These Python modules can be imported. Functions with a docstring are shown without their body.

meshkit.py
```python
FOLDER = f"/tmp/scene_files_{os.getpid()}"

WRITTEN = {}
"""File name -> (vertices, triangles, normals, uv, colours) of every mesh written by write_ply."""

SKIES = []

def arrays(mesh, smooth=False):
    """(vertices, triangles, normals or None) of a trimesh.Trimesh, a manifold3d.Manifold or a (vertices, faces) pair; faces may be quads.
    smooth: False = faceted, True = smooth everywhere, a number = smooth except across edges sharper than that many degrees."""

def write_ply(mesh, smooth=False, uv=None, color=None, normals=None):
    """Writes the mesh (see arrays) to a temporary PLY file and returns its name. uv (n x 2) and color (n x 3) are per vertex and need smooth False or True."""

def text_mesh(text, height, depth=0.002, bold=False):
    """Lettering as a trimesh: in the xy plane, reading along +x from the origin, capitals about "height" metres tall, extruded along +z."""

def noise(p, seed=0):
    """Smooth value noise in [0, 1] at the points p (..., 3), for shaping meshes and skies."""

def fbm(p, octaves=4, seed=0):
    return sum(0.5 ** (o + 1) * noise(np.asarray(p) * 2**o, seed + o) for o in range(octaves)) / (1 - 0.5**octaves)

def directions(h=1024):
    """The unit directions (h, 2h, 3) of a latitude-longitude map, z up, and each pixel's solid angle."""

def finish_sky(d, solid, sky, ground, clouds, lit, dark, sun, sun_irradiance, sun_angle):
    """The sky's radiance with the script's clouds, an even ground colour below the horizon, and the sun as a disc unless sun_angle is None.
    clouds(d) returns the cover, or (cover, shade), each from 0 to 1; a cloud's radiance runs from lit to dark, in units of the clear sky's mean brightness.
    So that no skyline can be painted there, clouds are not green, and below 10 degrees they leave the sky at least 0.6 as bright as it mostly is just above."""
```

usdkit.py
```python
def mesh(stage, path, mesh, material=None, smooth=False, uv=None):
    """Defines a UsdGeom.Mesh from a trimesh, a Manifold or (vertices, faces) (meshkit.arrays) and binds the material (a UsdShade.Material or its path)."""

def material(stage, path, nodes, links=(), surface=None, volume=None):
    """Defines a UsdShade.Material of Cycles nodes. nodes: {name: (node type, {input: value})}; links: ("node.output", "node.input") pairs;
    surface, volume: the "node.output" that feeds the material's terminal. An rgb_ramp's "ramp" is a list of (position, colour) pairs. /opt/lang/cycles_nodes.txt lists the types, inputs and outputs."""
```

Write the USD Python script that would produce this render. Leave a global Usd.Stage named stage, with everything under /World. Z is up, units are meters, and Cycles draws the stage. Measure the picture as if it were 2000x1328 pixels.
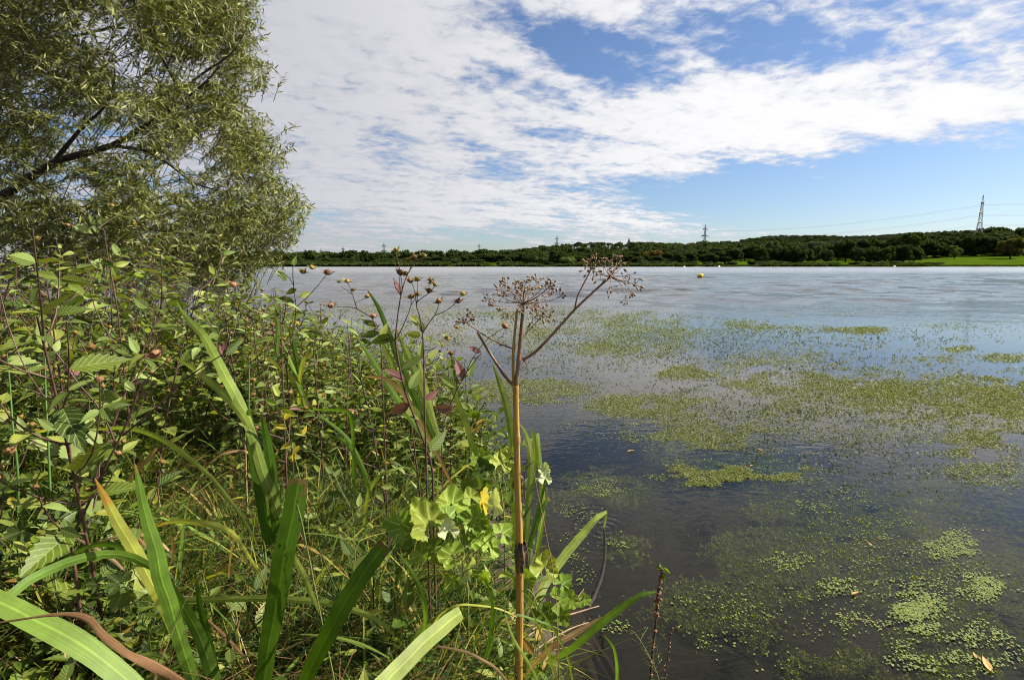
import math
import numpy as np
import shapely
import usdkit
import meshkit
from pxr import Usd, UsdGeom, UsdLux, UsdShade, Sdf, Gf, Vt

stage = Usd.Stage.CreateInMemory()
UsdGeom.SetStageUpAxis(stage, UsdGeom.Tokens.z)
UsdGeom.SetStageMetersPerUnit(stage, 1.0)
UsdGeom.Xform.Define(stage, '/World')
UsdGeom.Scope.Define(stage, '/World/Looks')

# ------------------------------------------------------------------ camera, sky, sun, exposure
EYE = 1.35                      # metres above the water
FPX = 1020.0                    # focal length in pixels of a 2000 pixel wide picture
PITCH = math.atan((664 - 517) / FPX)
EXPOSURE = 1.62
SUN_AZ, SUN_EL = math.radians(80), math.radians(40)
SUN_INTENSITY, SKY_STRENGTH = 1.25, 0.052

cam = UsdGeom.Camera.Define(stage, '/World/camera')
cam.CreateHorizontalApertureAttr(36.0)
cam.CreateFocalLengthAttr(36.0 * FPX / 2000)
cam.CreateClippingRangeAttr(Gf.Vec2f(0.02, 20000))
cam.CreateExposureAttr(EXPOSURE)
cam.AddTranslateOp().Set(Gf.Vec3d(0, 0, EYE))
cam.AddRotateXOp().Set(90 - math.degrees(PITCH))

CP, SP = math.cos(PITCH), math.sin(PITCH)


def ray(px, py):
    """Direction of a photograph position (2000 x 1328) in the place, per unit of depth."""
    a, b = (px - 1000.0) / FPX, (664.0 - py) / FPX
    return np.array([a, CP + b * SP, b * CP - SP])


def at(px, py, y):
    """The point seen there that lies y metres ahead of the camera."""
    d = ray(px, py)
    return np.array([0, 0, EYE]) + d * (y / d[1])


def on_z(px, py, z=0.0):
    d = ray(px, py)
    return np.array([0, 0, EYE]) + d * ((z - EYE) / d[2])


def azel(px, py):
    d = ray(px, py)
    d = d / np.linalg.norm(d)
    return math.atan2(d[0], d[1]), math.asin(d[2])


class Graph:
    """A node graph under construction."""
    def __init__(self):
        self.n, self.l, self.k = {}, [], 0

    def add(self, kind, ins=None, **links):
        self.k += 1
        name = f'n{self.k}'
        self.n[name] = (kind, dict(ins or {}))
        for i, src in links.items():
            if isinstance(src, str) and '.' in src:
                self.l.append((src, f'{name}.{i}'))
            else:
                self.n[name][1][i] = src
        return name

    def math(self, op, a, b=0.5, c=0.0, clamp=False):
        return self.add('math', {'math_type': op, 'use_clamp': clamp}, value1=a, value2=b, value3=c) + '.value'

    def vmath(self, op, a, b=(0, 0, 0), out='vector', **k):
        return self.add('vector_math', {'math_type': op}, vector1=a, vector2=b, **k) + '.' + out

    def remap(self, v, a, b, c=0.0, d=1.0, kind='linear', clamp=True):
        return self.add('map_range', {'range_type': kind, 'clamp': clamp}, value=v, from_min=a, from_max=b, to_min=c, to_max=d) + '.result'

    def mix(self, f, a, b, kind='mix'):
        return self.add('mix', {'mix_type': kind}, fac=f, color1=a, color2=b) + '.color'

    def noise(self, vec, scale, detail=3.0, rough=0.5, dist=0.0, out='fac'):
        return self.add('noise_texture', {'scale': scale, 'detail': detail, 'roughness': rough, 'distortion': dist}, vector=vec) + '.' + out

    def ramp(self, f, stops, interpolate=True):
        return self.add('rgb_ramp', {'ramp': stops, 'interpolate': interpolate}, fac=f) + '.color'

    def make(self, name, surface=None, volume=None):
        return usdkit.material(stage, '/World/Looks/' + name, self.n, self.l, surface, volume)


# the sky: clear air with one broken cloud sheet
g = Graph()
tc = g.add('texture_coordinate')
D = g.vmath('normalize', tc + '.generated')
sx = g.add('separate_xyz', vector=D)
X, Y, Z = sx + '.x', sx + '.y', sx + '.z'
AZ = g.math('arctan2', X, Y)
EL = g.math('arcsine', Z)
AE = g.add('combine_xyz', x=AZ, y=EL, z=0.0) + '.vector'
sky = g.add('sky_texture', {'sky_type': 'single_scattering', 'sun_disc': False, 'sun_elevation': SUN_EL, 'sun_rotation': SUN_AZ,
                            'altitude': 60.0, 'air_density': 1.0, 'aerosol_density': 0.6, 'ozone_density': 1.6})
zz = g.math('add', g.math('maximum', Z, 0.0), 0.11)
UV = g.add('combine_xyz', x=g.math('divide', X, zz), y=g.math('divide', Y, zz), z=0.0) + '.vector'
UVr = g.add('vector_rotate', {'rotate_type': 'z_axis', 'angle': math.radians(-22)}, vector=UV) + '.vector'
UVs = g.vmath('multiply', UVr, (0.62, 1.0, 1.0))
big = g.noise(UVs, 1.1, 4.0, 0.52, 0.2)
puff = g.noise(UVs, 4.6, 5.0, 0.56, 0.25)
fine = g.noise(UVr, 13.0, 4.0, 0.6, 0.3)
wob = g.noise(UVs, 2.6, 4.0, 0.6, 0.2, out='color')
AEw = g.vmath('add', AE, g.vmath('multiply', g.vmath('subtract', wob, (0.5, 0.5, 0.5)), (0.20, 0.075, 0.0)))


def blob(px, py, rx, ry, rot, inner=0.35):
    """1 inside an oval patch of sky round the direction of (px, py), 0 outside."""
    a, e = azel(px, py)
    v = g.vmath('subtract', AEw, (a, e, 0.0))
    v = g.add('vector_rotate', {'rotate_type': 'z_axis', 'angle': math.radians(rot)}, vector=v) + '.vector'
    v = g.vmath('multiply', v, (FPX / rx, FPX / ry, 0.0))
    return g.remap(g.vmath('length', v, out='value'), 1.0, inner, 0.0, 1.0, 'smoothstep')


cover = g.math('add', g.math('multiply', big, 0.44), g.math('multiply', puff, 0.46))
cover = g.math('add', cover, g.math('multiply', fine, 0.30))
cover = g.math('multiply_add', g.math('subtract', cover, 0.60), 1.55, 0.575)
bias = 0.0
SKY_BLOBS = [  # open sky (negative) and denser cloud (positive)
    (1160, 105, 225, 72, 18, -0.25), (1010, 165, 150, 40, 15, -0.17), (1520, 70, 380, 60, 8, -0.09), (200, -560, 2200, 560, 0, 0.11), (1300, -700, 1400, 560, 0, 0.07),
    (1800, 425, 620, 95, 9, -0.46), (1950, 350, 260, 95, 12, -0.30), (1350, 490, 900, 22, 0, -0.10), (900, 470, 300, 14, 0, -0.10), (850, 225, 70, 20, 10, -0.13), (760, 270, 60, 14, 5, -0.12), (690, 180, 40, 20, 0, -0.06),
    (1350, 225, 560, 80, 10, 0.13), (1750, 190, 450, 70, 14, 0.11), (1850, 60, 300, 70, 20, 0.05), (700, 200, 420, 330, 0, 0.10), (1350, 320, 420, 45, 7, 0.10), (1100, 420, 480, 18, 3, 0.12), (850, 385, 450, 60, 2, 0.08),
]
for px, py, rx, ry, rot, w in SKY_BLOBS:
    bias = g.math('multiply_add', blob(px, py, rx, ry, rot), w, bias)
cover = g.math('add', cover, bias)
alpha = g.remap(cover, 0.42, 0.69, 0.0, 1.0, 'smoothstep')
thick = g.remap(cover, 0.52, 0.80, 0.0, 1.0, 'smoothstep')
side = g.remap(AZ, -0.55, 0.45, 0.0, 1.0, 'smoothstep')            # the sheet is thicker and greyer away from the sun
grey = g.mix(side, (3.2, 3.25, 3.55), (4.9, 5.0, 5.4))
lit = g.mix(side, (3.9, 3.9, 4.2), (6.4, 6.35, 6.4))
ccol = g.mix(thick, grey, lit)
low = g.remap(EL, 0.0, 0.10, 0.86, 1.0)
ccol = g.mix(1.0, ccol, g.add('combine_xyz', x=low, y=low, z=low) + '.vector', 'multiply')
skycol = g.mix(1.0, sky + '.color', (0.60, 0.67, 0.80), 'multiply')
final = g.mix(g.math('multiply', alpha, 0.96), skycol, ccol)
bg = g.add('background_shader', {'strength': SKY_STRENGTH}, color=final)
sky_mat = g.make('sky_with_clouds', bg + '.background')
dome = UsdLux.DomeLight.Define(stage, '/World/sky')
UsdShade.MaterialBindingAPI.Apply(dome.GetPrim()).Bind(sky_mat)
dome.GetPrim().SetCustomDataByKey('label', 'blue sky with a broken sheet of white cloud')
dome.GetPrim().SetCustomDataByKey('kind', 'structure')

sun = UsdLux.DistantLight.Define(stage, '/World/sun')
sun.CreateIntensityAttr(SUN_INTENSITY)
sun.CreateAngleAttr(0.5)
sun.CreateColorAttr(Gf.Vec3f(1.0, 0.94, 0.84))
sun.CreateNormalizeAttr(True)
SUN = np.array([math.sin(SUN_AZ) * math.cos(SUN_EL), math.cos(SUN_AZ) * math.cos(SUN_EL), math.sin(SUN_EL)])
sun.AddTransformOp().Set(Gf.Matrix4d().SetRotate(Gf.Rotation(Gf.Vec3d(0, 0, 1), Gf.Vec3d(*map(float, SUN)))))

# ------------------------------------------------------------------ helpers for things and meshes
taken = {}


def numbered(path):
    n = taken.get(path, -1) + 1
    taken[path] = n
    return path if n == 0 else f'{path}_{n:03d}'


def tag(prim, label=None, cat=None, group=None, kind=None):
    for k, v in (('label', label), ('category', cat), ('group', group), ('kind', kind)):
        if v:
            prim.SetCustomDataByKey(k, v)
    return prim


def thing(name, label, cat, loc=(0, 0, 0), rotz=0.0, scale=1.0, group=None):
    x = UsdGeom.Xform.Define(stage, numbered('/World/' + name))
    x.AddTranslateOp().Set(Gf.Vec3d(*map(float, loc)))
    x.AddRotateZOp().Set(float(rotz))
    s = (scale,) * 3 if np.ndim(scale) == 0 else scale
    x.AddScaleOp().Set(Gf.Vec3f(*map(float, s)))
    return tag(x.GetPrim(), label, cat, group)


def copy_of(root, name, label, cat, loc, rotz=0.0, scale=1.0, group=None):
    """A further copy of a thing with its parts, under the next number."""
    r = thing(name, label, cat, loc, rotz, scale, group)
    r.GetReferences().AddInternalReference(root.GetPath())
    r.SetInstanceable(True)
    return r


class MB:
    """Collects strips, tubes and leaves with a tint (random, along, across) per vertex."""
    def __init__(self):
        self.v, self.f, self.t, self.n = [], [], [], 0

    def add(self, v, f, t=None):
        v = np.asarray(v, float).reshape(-1, 3)
        f = np.asarray(f, int)
        if f.shape[1] == 4:
            f = np.vstack([f[:, [0, 1, 2]], f[:, [0, 2, 3]]])
        self.v.append(v)
        self.f.append(f + self.n)
        self.t.append(np.zeros((len(v), 3)) if t is None else np.broadcast_to(np.asarray(t, float), (len(v), 3)))
        self.n += len(v)
        return self

    def arrays(self):
        return np.vstack(self.v), np.vstack(self.f), np.vstack(self.t)

    def count(self):
        return sum(len(f) for f in self.f)

    def build(self, name, material, parent=None, smooth=True, origin=None, kind=None, label=None):
        v, f, t = self.arrays()
        if origin is not None:
            v = v - np.asarray(origin)
        base = '/World/' + name if parent is None else f'{parent.GetPath()}/{name}'
        m = usdkit.mesh(stage, numbered(base), (v, f), material, smooth=smooth)
        UsdGeom.PrimvarsAPI(m).CreatePrimvar('tint', Sdf.ValueTypeNames.Color3fArray, 'vertex').Set(Vt.Vec3fArray.FromNumpy(t.astype(np.float32)))
        m.CreateDoubleSidedAttr(True)
        return tag(m.GetPrim(), label=label, kind=kind)


def unit(a):
    a = np.asarray(a, float)
    return a / np.maximum(np.linalg.norm(a, axis=-1, keepdims=True), 1e-9)


def smooth_path(p, n):
    """n points on a smooth curve through the points p."""
    p = np.asarray(p, float)
    if len(p) < 3:
        u = np.linspace(0, 1, n)[:, None]
        return p[0] * (1 - u) + p[-1] * u
    from scipy.interpolate import PchipInterpolator
    s = np.concatenate([[0], np.cumsum(np.linalg.norm(np.diff(p, axis=0), axis=1))])
    return PchipInterpolator(s / s[-1], p)(np.linspace(0, 1, n))


def tube(p, r, k=6, rnd=0.0, cap=True):
    p = np.asarray(p, float)
    n = len(p)
    r = np.broadcast_to(np.asarray(r, float), (n,))
    t = unit(np.gradient(p, axis=0))
    ref = np.array([0.31, 0.17, 0.93]) if abs(t[:, 2]).mean() < 0.85 else np.array([0.93, 0.31, 0.17])
    a = unit(np.cross(t, ref))
    b = np.cross(t, a)
    ang = np.arange(k) / k * 2 * np.pi
    v = p[:, None] + r[:, None, None] * (a[:, None] * np.cos(ang)[None, :, None] + b[:, None] * np.sin(ang)[None, :, None])
    i, j = np.meshgrid(np.arange(n - 1), np.arange(k), indexing='ij')
    i, j = i.ravel(), j.ravel()
    jn = (j + 1) % k
    f = np.stack([i * k + j, i * k + jn, (i + 1) * k + jn, (i + 1) * k + j], 1)
    tt = np.zeros((n, k, 3))
    tt[..., 0] = rnd
    tt[..., 1] = np.linspace(0, 1, n)[:, None]
    tt[..., 2] = (np.arange(k) / k)[None]
    v = v.reshape(-1, 3)
    tris = np.vstack([f[:, [0, 1, 2]], f[:, [0, 2, 3]]])
    if cap:
        v = np.vstack([v, p[:1], p[-1:]])
        tt = np.vstack([tt.reshape(-1, 3), [[rnd, 0, 0.5]], [[rnd, 1, 0.5]]])
        c = np.arange(k)
        cn = (c + 1) % k
        tris = np.vstack([tris, np.stack([cn, c, np.full(k, n * k)], 1), np.stack([c + (n - 1) * k, cn + (n - 1) * k, np.full(k, n * k + 1)], 1)])
    return v, tris, tt.reshape(-1, 3)


def strip(p, w, side, fold=0.0, rnd=0.0, curl=0.0, thick=True):
    """A long leaf blade: two half strips that meet at a midrib. side: direction across (n x 3 or 3); fold lifts the edges."""
    p = np.asarray(p, float)
    n = len(p)
    t = unit(np.gradient(p, axis=0))
    side = np.broadcast_to(np.asarray(side, float), (n, 3))
    side = unit(side - t * (side * t).sum(1, keepdims=True))
    up = np.cross(t, side)
    w = np.broadcast_to(np.asarray(w, float), (n,))[:, None] / 2
    L = p - side * w + up * w * fold
    R = p + side * w + up * w * fold
    Lm, Rm = (L + p) / 2 + up * w * curl, (R + p) / 2 + up * w * curl
    rows = [L, Lm, p, p, Rm, R]
    v = np.stack(rows, 1).reshape(-1, 3)
    f = []
    for a, b in ((0, 1), (1, 2), (3, 4), (4, 5)):
        i = np.arange(n - 1)
        f.append(np.stack([i * 6 + a, i * 6 + b, (i + 1) * 6 + b, (i + 1) * 6 + a], 1))
    tt = np.zeros((n, 6, 3))
    tt[..., 0] = rnd
    tt[..., 1] = np.linspace(0, 1, n)[:, None]
    tt[..., 2] = np.array([0, .25, .5, .5, .75, 1])[None]
    return v, np.vstack(f), tt.reshape(-1, 3)


def frames(d, nrm):
    """Rotation matrices whose columns are across, along d and the normal."""
    d = unit(d)
    x = unit(np.cross(d, nrm))
    z = np.cross(x, d)
    return np.stack([x, d, z], -1)


def stamp(proto, pos, rot, scale, rnd):
    """Copies of one small mesh (v, f, t) at many places as one set of arrays."""
    v, f, t = proto
    n = len(pos)
    s = np.asarray(scale, float)
    s = s[:, None, None] if s.ndim == 1 else s[:, None, :]
    V = np.einsum('nij,nkj->nki', rot, np.broadcast_to(v, (n,) + v.shape) * s) + np.asarray(pos)[:, None]
    if f.shape[1] == 4:
        f = np.vstack([f[:, [0, 1, 2]], f[:, [0, 2, 3]]])
    F = f[None] + (np.arange(n) * len(v))[:, None, None]
    T = np.broadcast_to(t, (n,) + t.shape).copy()
    T[..., 0] = np.asarray(rnd)[:, None]
    return V.reshape(-1, 3), F.reshape(-1, 3), T.reshape(-1, 3)


def leaf_shape(width=0.4, teeth=0, n=7, droop=0.15, fold=0.25, pos=0.38, tooth=0.06, base=0.0):
    """A leaf of unit length along +y, normal +z. Two halves meeting at the midrib, optionally toothed."""
    m = n if not teeth else teeth * 2 + 1
    u = np.linspace(0, 1, m)
    prof = np.where(u < pos, np.sin(np.clip(u / pos, 0, 1) * np.pi / 2) ** 0.8, np.cos(np.clip((u - pos) / (1 - pos), 0, 1) * np.pi / 2) ** 1.15)
    w = np.maximum(prof, base * (u < 0.02)) * width / 2
    yy = u.copy()
    if teeth:
        odd = np.arange(m) % 2 == 1
        w = w * np.where(odd, 1 + tooth, 1 - tooth)
        yy = yy + np.where(odd, 0.02, -0.012) * (u > 0) * (u < 1)
    z0 = -droop * u ** 2
    mid = np.stack([0 * u, u, z0], 1)
    L = np.stack([-w, yy, z0 + w * fold], 1)
    R = np.stack([w, yy, z0 + w * fold], 1)
    v = np.stack([L, mid, mid, R], 1).reshape(-1, 3)
    i = np.arange(m - 1)
    f = np.vstack([np.stack([i * 4 + a, i * 4 + a + 1, (i + 1) * 4 + a + 1, (i + 1) * 4 + a], 1) for a in (0, 2)])
    t = np.zeros((m, 4, 3))
    t[..., 1] = u[:, None]
    t[..., 2] = np.array([0, .5, .5, 1])[None]
    return v, np.vstack([f[:, [0, 1, 2]], f[:, [0, 2, 3]]]), t.reshape(-1, 3)


def blob_mesh(r, n=1, squash=(1, 1, 1), jitter=0.0, seed=0):
    import trimesh
    m = trimesh.creation.icosphere(n, 1.0)
    v = np.array(m.vertices)
    if jitter:
        v = v * (1 + jitter * (np.random.default_rng(seed).random((len(v), 1)) - 0.5))
    return v * r * np.asarray(squash), np.array(m.faces), np.tile([[0.5, 0.5, 0.5]], (len(v), 1))


# ------------------------------------------------------------------ materials
def leaf_material(name, stops, trans=0.35, rough=0.45, spec=0.35, tip=None, tip_from=0.8, stripes=0.0, veins=0.0, palmate=0.0, mottle=None, under=None, spots=None):
    g = Graph()
    a = g.add('attribute', {'attribute': 'tint'})
    s = g.add('separate_color', color=a + '.color')
    oi = g.add('object_info')
    r = g.math('fraction', g.math('add', s + '.r', oi + '.random'))
    col = g.ramp(r, stops)
    geo = g.add('geometry')
    nz = g.noise(geo + '.position', 22.0, 3.0, 0.6)
    k = g.remap(nz, 0.3, 0.7, 0.72, 1.2)
    col = g.mix(1.0, col, g.add('combine_xyz', x=k, y=k, z=k) + '.vector', 'multiply')
    height = None
    if stripes:
        sv = g.add('combine_xyz', x=g.math('multiply', s + '.b', 26.0), y=g.math('multiply', s + '.g', 1.3), z=g.math('multiply', s + '.r', 9.0)) + '.vector'
        hs = g.noise(sv, 1.0, 2.0, 0.7)
        kk = g.remap(hs, 0.25, 0.75, 1 - 1.6 * stripes, 1 + 1.6 * stripes)
        rib = g.remap(g.math('absolute', g.math('subtract', s + '.b', 0.5)), 0.0, 0.07, 1.7, 1.0)
        kk = g.math('multiply', kk, rib)
        col = g.mix(1.0, col, g.add('combine_xyz', x=kk, y=kk, z=kk) + '.vector', 'multiply')
        height = hs
    if veins:
        c = g.math('absolute', g.math('subtract', s + '.b', 0.5))
        wv = g.math('sine', g.math('multiply', g.math('subtract', s + '.g', g.math('multiply', c, 0.45)), 52.0))
        ln = g.remap(wv, 0.72, 1.0, 0.0, 1.0, 'smoothstep')
        rib = g.remap(c, 0.0, 0.035, 1.0, 0.0)
        ln = g.math('maximum', ln, rib)
        col = g.mix(g.math('multiply', ln, veins), col, (0.30, 0.36, 0.14))
        height = g.math('multiply', ln, -1.0)
    if mottle is not None:
        n4 = g.noise(geo + '.position', 34.0, 4.0, 0.65, 0.4)
        col = g.mix(g.remap(n4, 0.48, 0.66, 0.0, 0.5), col, mottle)
    if palmate:
        fr_ = g.math('absolute', g.math('subtract', g.math('fraction', g.math('multiply', s + '.b', 6.5)), 0.5))
        wd = g.math('multiply_add', s + '.g', -0.10, 0.16)
        ln = g.remap(g.math('subtract', wd, fr_), 0.0, 0.06, 0.0, 1.0, 'smoothstep')
        n5 = g.noise(geo + '.position', 260.0, 3.0, 0.6)
        col = g.mix(g.math('multiply', ln, palmate), col, (0.42, 0.46, 0.16))
        height = g.math('multiply_add', ln, -1.0, g.math('multiply', n5, 2.2))
    if tip is not None:
        n2 = g.noise(geo + '.position', 40.0, 3.0, 0.6)
        tt = g.math('add', s + '.g', g.math('multiply', g.math('subtract', n2, 0.5), 0.3))
        col = g.mix(g.remap(tt, tip_from, min(1.0, tip_from + 0.18)), col, tip)
    if spots is not None:
        n3 = g.noise(geo + '.position', 90.0, 3.0, 0.6)
        col = g.mix(g.remap(n3, 0.68, 0.72, 0.0, 0.7), col, spots)
    if under is not None:
        col = g.mix(geo + '.backfacing', col, under)
    pb = {'roughness': rough + 0.08, 'specular_ior_level': spec * 0.45}
    kw = {'base_color': col}
    if height is not None:
        kw['normal'] = g.add('bump', {'strength': 0.35, 'distance': 0.0006}, height=height) + '.normal'
    p = g.add('principled_bsdf', pb, **kw)
    tcol = g.mix(1.0, col, (1.45, 1.5, 0.45), 'multiply')
    tr = g.add('translucent_bsdf', color=tcol)
    mx = g.add('mix_closure', {'fac': trans}, closure1=p + '.BSDF', closure2=tr + '.BSDF')
    return g.make(name, mx + '.closure')


def plain_material(name, stops, rough=0.7, scale=8.0, bump=0.0, spec=0.3, island=False, stretch=(1, 1, 1)):
    g = Graph()
    geo = g.add('geometry')
    vec = g.vmath('multiply', geo + '.position', stretch)
    f = g.noise(vec, scale, 5.0, 0.6)
    f = g.remap(f, 0.28, 0.72)
    if island:
        a = g.add('attribute', {'attribute': 'tint'})
        s = g.add('separate_color', color=a + '.color')
        oi = g.add('object_info')
        f = g.math('fraction', g.math('add', g.math('add', s + '.r', oi + '.random'), g.math('multiply', f, 0.35)))
    col = g.ramp(f, stops)
    kw = {'base_color': col}
    if bump:
        kw['normal'] = g.add('bump', {'strength': 0.8, 'distance': bump}, height=f) + '.normal'
    p = g.add('principled_bsdf', {'roughness': rough, 'specular_ior_level': spec}, **kw)
    return g.make(name, p + '.BSDF')


M = {}
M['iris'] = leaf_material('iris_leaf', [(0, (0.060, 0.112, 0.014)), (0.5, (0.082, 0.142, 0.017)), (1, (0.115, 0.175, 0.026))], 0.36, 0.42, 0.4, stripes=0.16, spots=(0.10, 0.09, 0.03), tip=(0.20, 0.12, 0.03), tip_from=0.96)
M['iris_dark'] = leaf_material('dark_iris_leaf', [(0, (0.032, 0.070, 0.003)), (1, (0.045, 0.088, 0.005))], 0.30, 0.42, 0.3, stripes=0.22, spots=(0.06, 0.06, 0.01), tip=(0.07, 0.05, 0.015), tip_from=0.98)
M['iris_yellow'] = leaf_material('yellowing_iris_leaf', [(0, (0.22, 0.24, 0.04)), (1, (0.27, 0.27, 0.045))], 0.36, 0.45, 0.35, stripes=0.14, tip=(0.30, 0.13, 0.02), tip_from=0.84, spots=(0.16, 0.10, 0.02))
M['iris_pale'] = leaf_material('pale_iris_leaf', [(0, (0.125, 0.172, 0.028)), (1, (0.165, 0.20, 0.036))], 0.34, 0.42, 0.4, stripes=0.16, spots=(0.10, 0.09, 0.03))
M['dry'] = leaf_material('dry_leaf', [(0, (0.34, 0.22, 0.11)), (0.5, (0.26, 0.13, 0.055)), (1, (0.42, 0.30, 0.17))], 0.22, 0.6, 0.2, stripes=0.25)
M['dry_dark'] = leaf_material('brown_dry_leaf', [(0, (0.085, 0.047, 0.022)), (1, (0.14, 0.08, 0.038))], 0.06, 0.85, 0.12, stripes=0.55)
M['grass'] = leaf_material('grass_blade', [(0, (0.014, 0.034, 0.005)), (0.3, (0.030, 0.058, 0.006)), (0.5, (0.016, 0.040, 0.010)), (0.70, (0.058, 0.088, 0.008)), (0.84, (0.15, 0.165, 0.015)), (0.93, (0.23, 0.215, 0.03)), (1, (0.28, 0.18, 0.06))], 0.22, 0.45, 0.3)
M['straw'] = leaf_material('straw', [(0, (0.22, 0.14, 0.06)), (0.3, (0.13, 0.07, 0.028)), (0.6, (0.09, 0.05, 0.022)), (0.8, (0.30, 0.21, 0.10)), (0.9, (0.11, 0.055, 0.024)), (1, (0.38, 0.28, 0.14))], 0.2, 0.6, 0.2)
M['bidens'] = leaf_material('thicket_leaf', [(0, (0.022, 0.040, 0.004)), (0.4, (0.050, 0.074, 0.007)), (0.7, (0.090, 0.115, 0.012)), (1, (0.165, 0.178, 0.026))], 0.25, 0.40, 0.4, veins=0.35)
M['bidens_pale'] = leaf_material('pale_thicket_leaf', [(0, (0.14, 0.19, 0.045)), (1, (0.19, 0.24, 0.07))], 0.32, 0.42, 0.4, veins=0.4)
M['cover'] = leaf_material('ground_cover_leaf', [(0, (0.030, 0.056, 0.006)), (0.5, (0.062, 0.092, 0.008)), (0.84, (0.11, 0.155, 0.018)), (0.93, (0.22, 0.20, 0.02)), (1, (0.20, 0.11, 0.03))], 0.35, 0.45, 0.3)
M['lime'] = leaf_material('lime_leaf', [(0, (0.09, 0.16, 0.015)), (0.4, (0.14, 0.21, 0.02)), (0.7, (0.18, 0.24, 0.025)), (1, (0.22, 0.24, 0.03))], 0.32, 0.5, 0.3, palmate=0.45, mottle=(0.08, 0.14, 0.015))
M['lime_under'] = leaf_material('pale_underside', [(0, (0.34, 0.38, 0.19)), (1, (0.40, 0.43, 0.24))], 0.25, 0.6, 0.2, palmate=0.3, mottle=(0.36, 0.40, 0.16))
M['yellow'] = leaf_material('yellow_leaf', [(0, (0.33, 0.25, 0.015)), (1, (0.37, 0.29, 0.03))], 0.4, 0.5, 0.3, veins=0.2, mottle=(0.30, 0.26, 0.02), spots=(0.25, 0.12, 0.02))
M['willow'] = leaf_material('willow_leaf', [(0, (0.048, 0.062, 0.010)), (0.45, (0.084, 0.096, 0.017)), (0.8, (0.135, 0.142, 0.034)), (1, (0.24, 0.24, 0.09))], 0.24, 0.38, 0.45)
M['bark'] = plain_material('willow_bark', [(0, (0.018, 0.014, 0.010)), (0.6, (0.045, 0.035, 0.025)), (1, (0.085, 0.07, 0.05))], 0.85, 18.0, 0.01, stretch=(1, 1, 0.5))
M['twig'] = plain_material('twig_bark', [(0, (0.05, 0.04, 0.018)), (1, (0.10, 0.085, 0.035))], 0.7, 10)
M['purple_stem'] = plain_material('purple_stem', [(0, (0.028, 0.013, 0.011)), (0.5, (0.055, 0.024, 0.019)), (1, (0.10, 0.065, 0.035))], 0.5, 14)
M['green_stem'] = plain_material('green_stem', [(0, (0.10, 0.13, 0.03)), (1, (0.16, 0.18, 0.05))], 0.5, 14)
M['rush'] = plain_material('rush_stalk_green', [(0, (0.035, 0.085, 0.015)), (1, (0.06, 0.12, 0.02))], 0.45, 14)
M['head'] = plain_material('seed_head', [(0, (0.07, 0.035, 0.010)), (0.45, (0.18, 0.08, 0.012)), (0.7, (0.09, 0.06, 0.015)), (1, (0.30, 0.15, 0.015))], 0.8, 220, 0.002, island=True)
M['dead_head'] = plain_material('brown_seed_head', [(0, (0.05, 0.022, 0.012)), (0.5, (0.13, 0.055, 0.022)), (1, (0.22, 0.11, 0.045))], 0.8, 160, 0.002, island=True)
M['purple_leaf'] = leaf_material('purple_leaf', [(0, (0.10, 0.035, 0.04)), (1, (0.17, 0.075, 0.07))], 0.25, 0.5, 0.3, veins=0.15)

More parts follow.
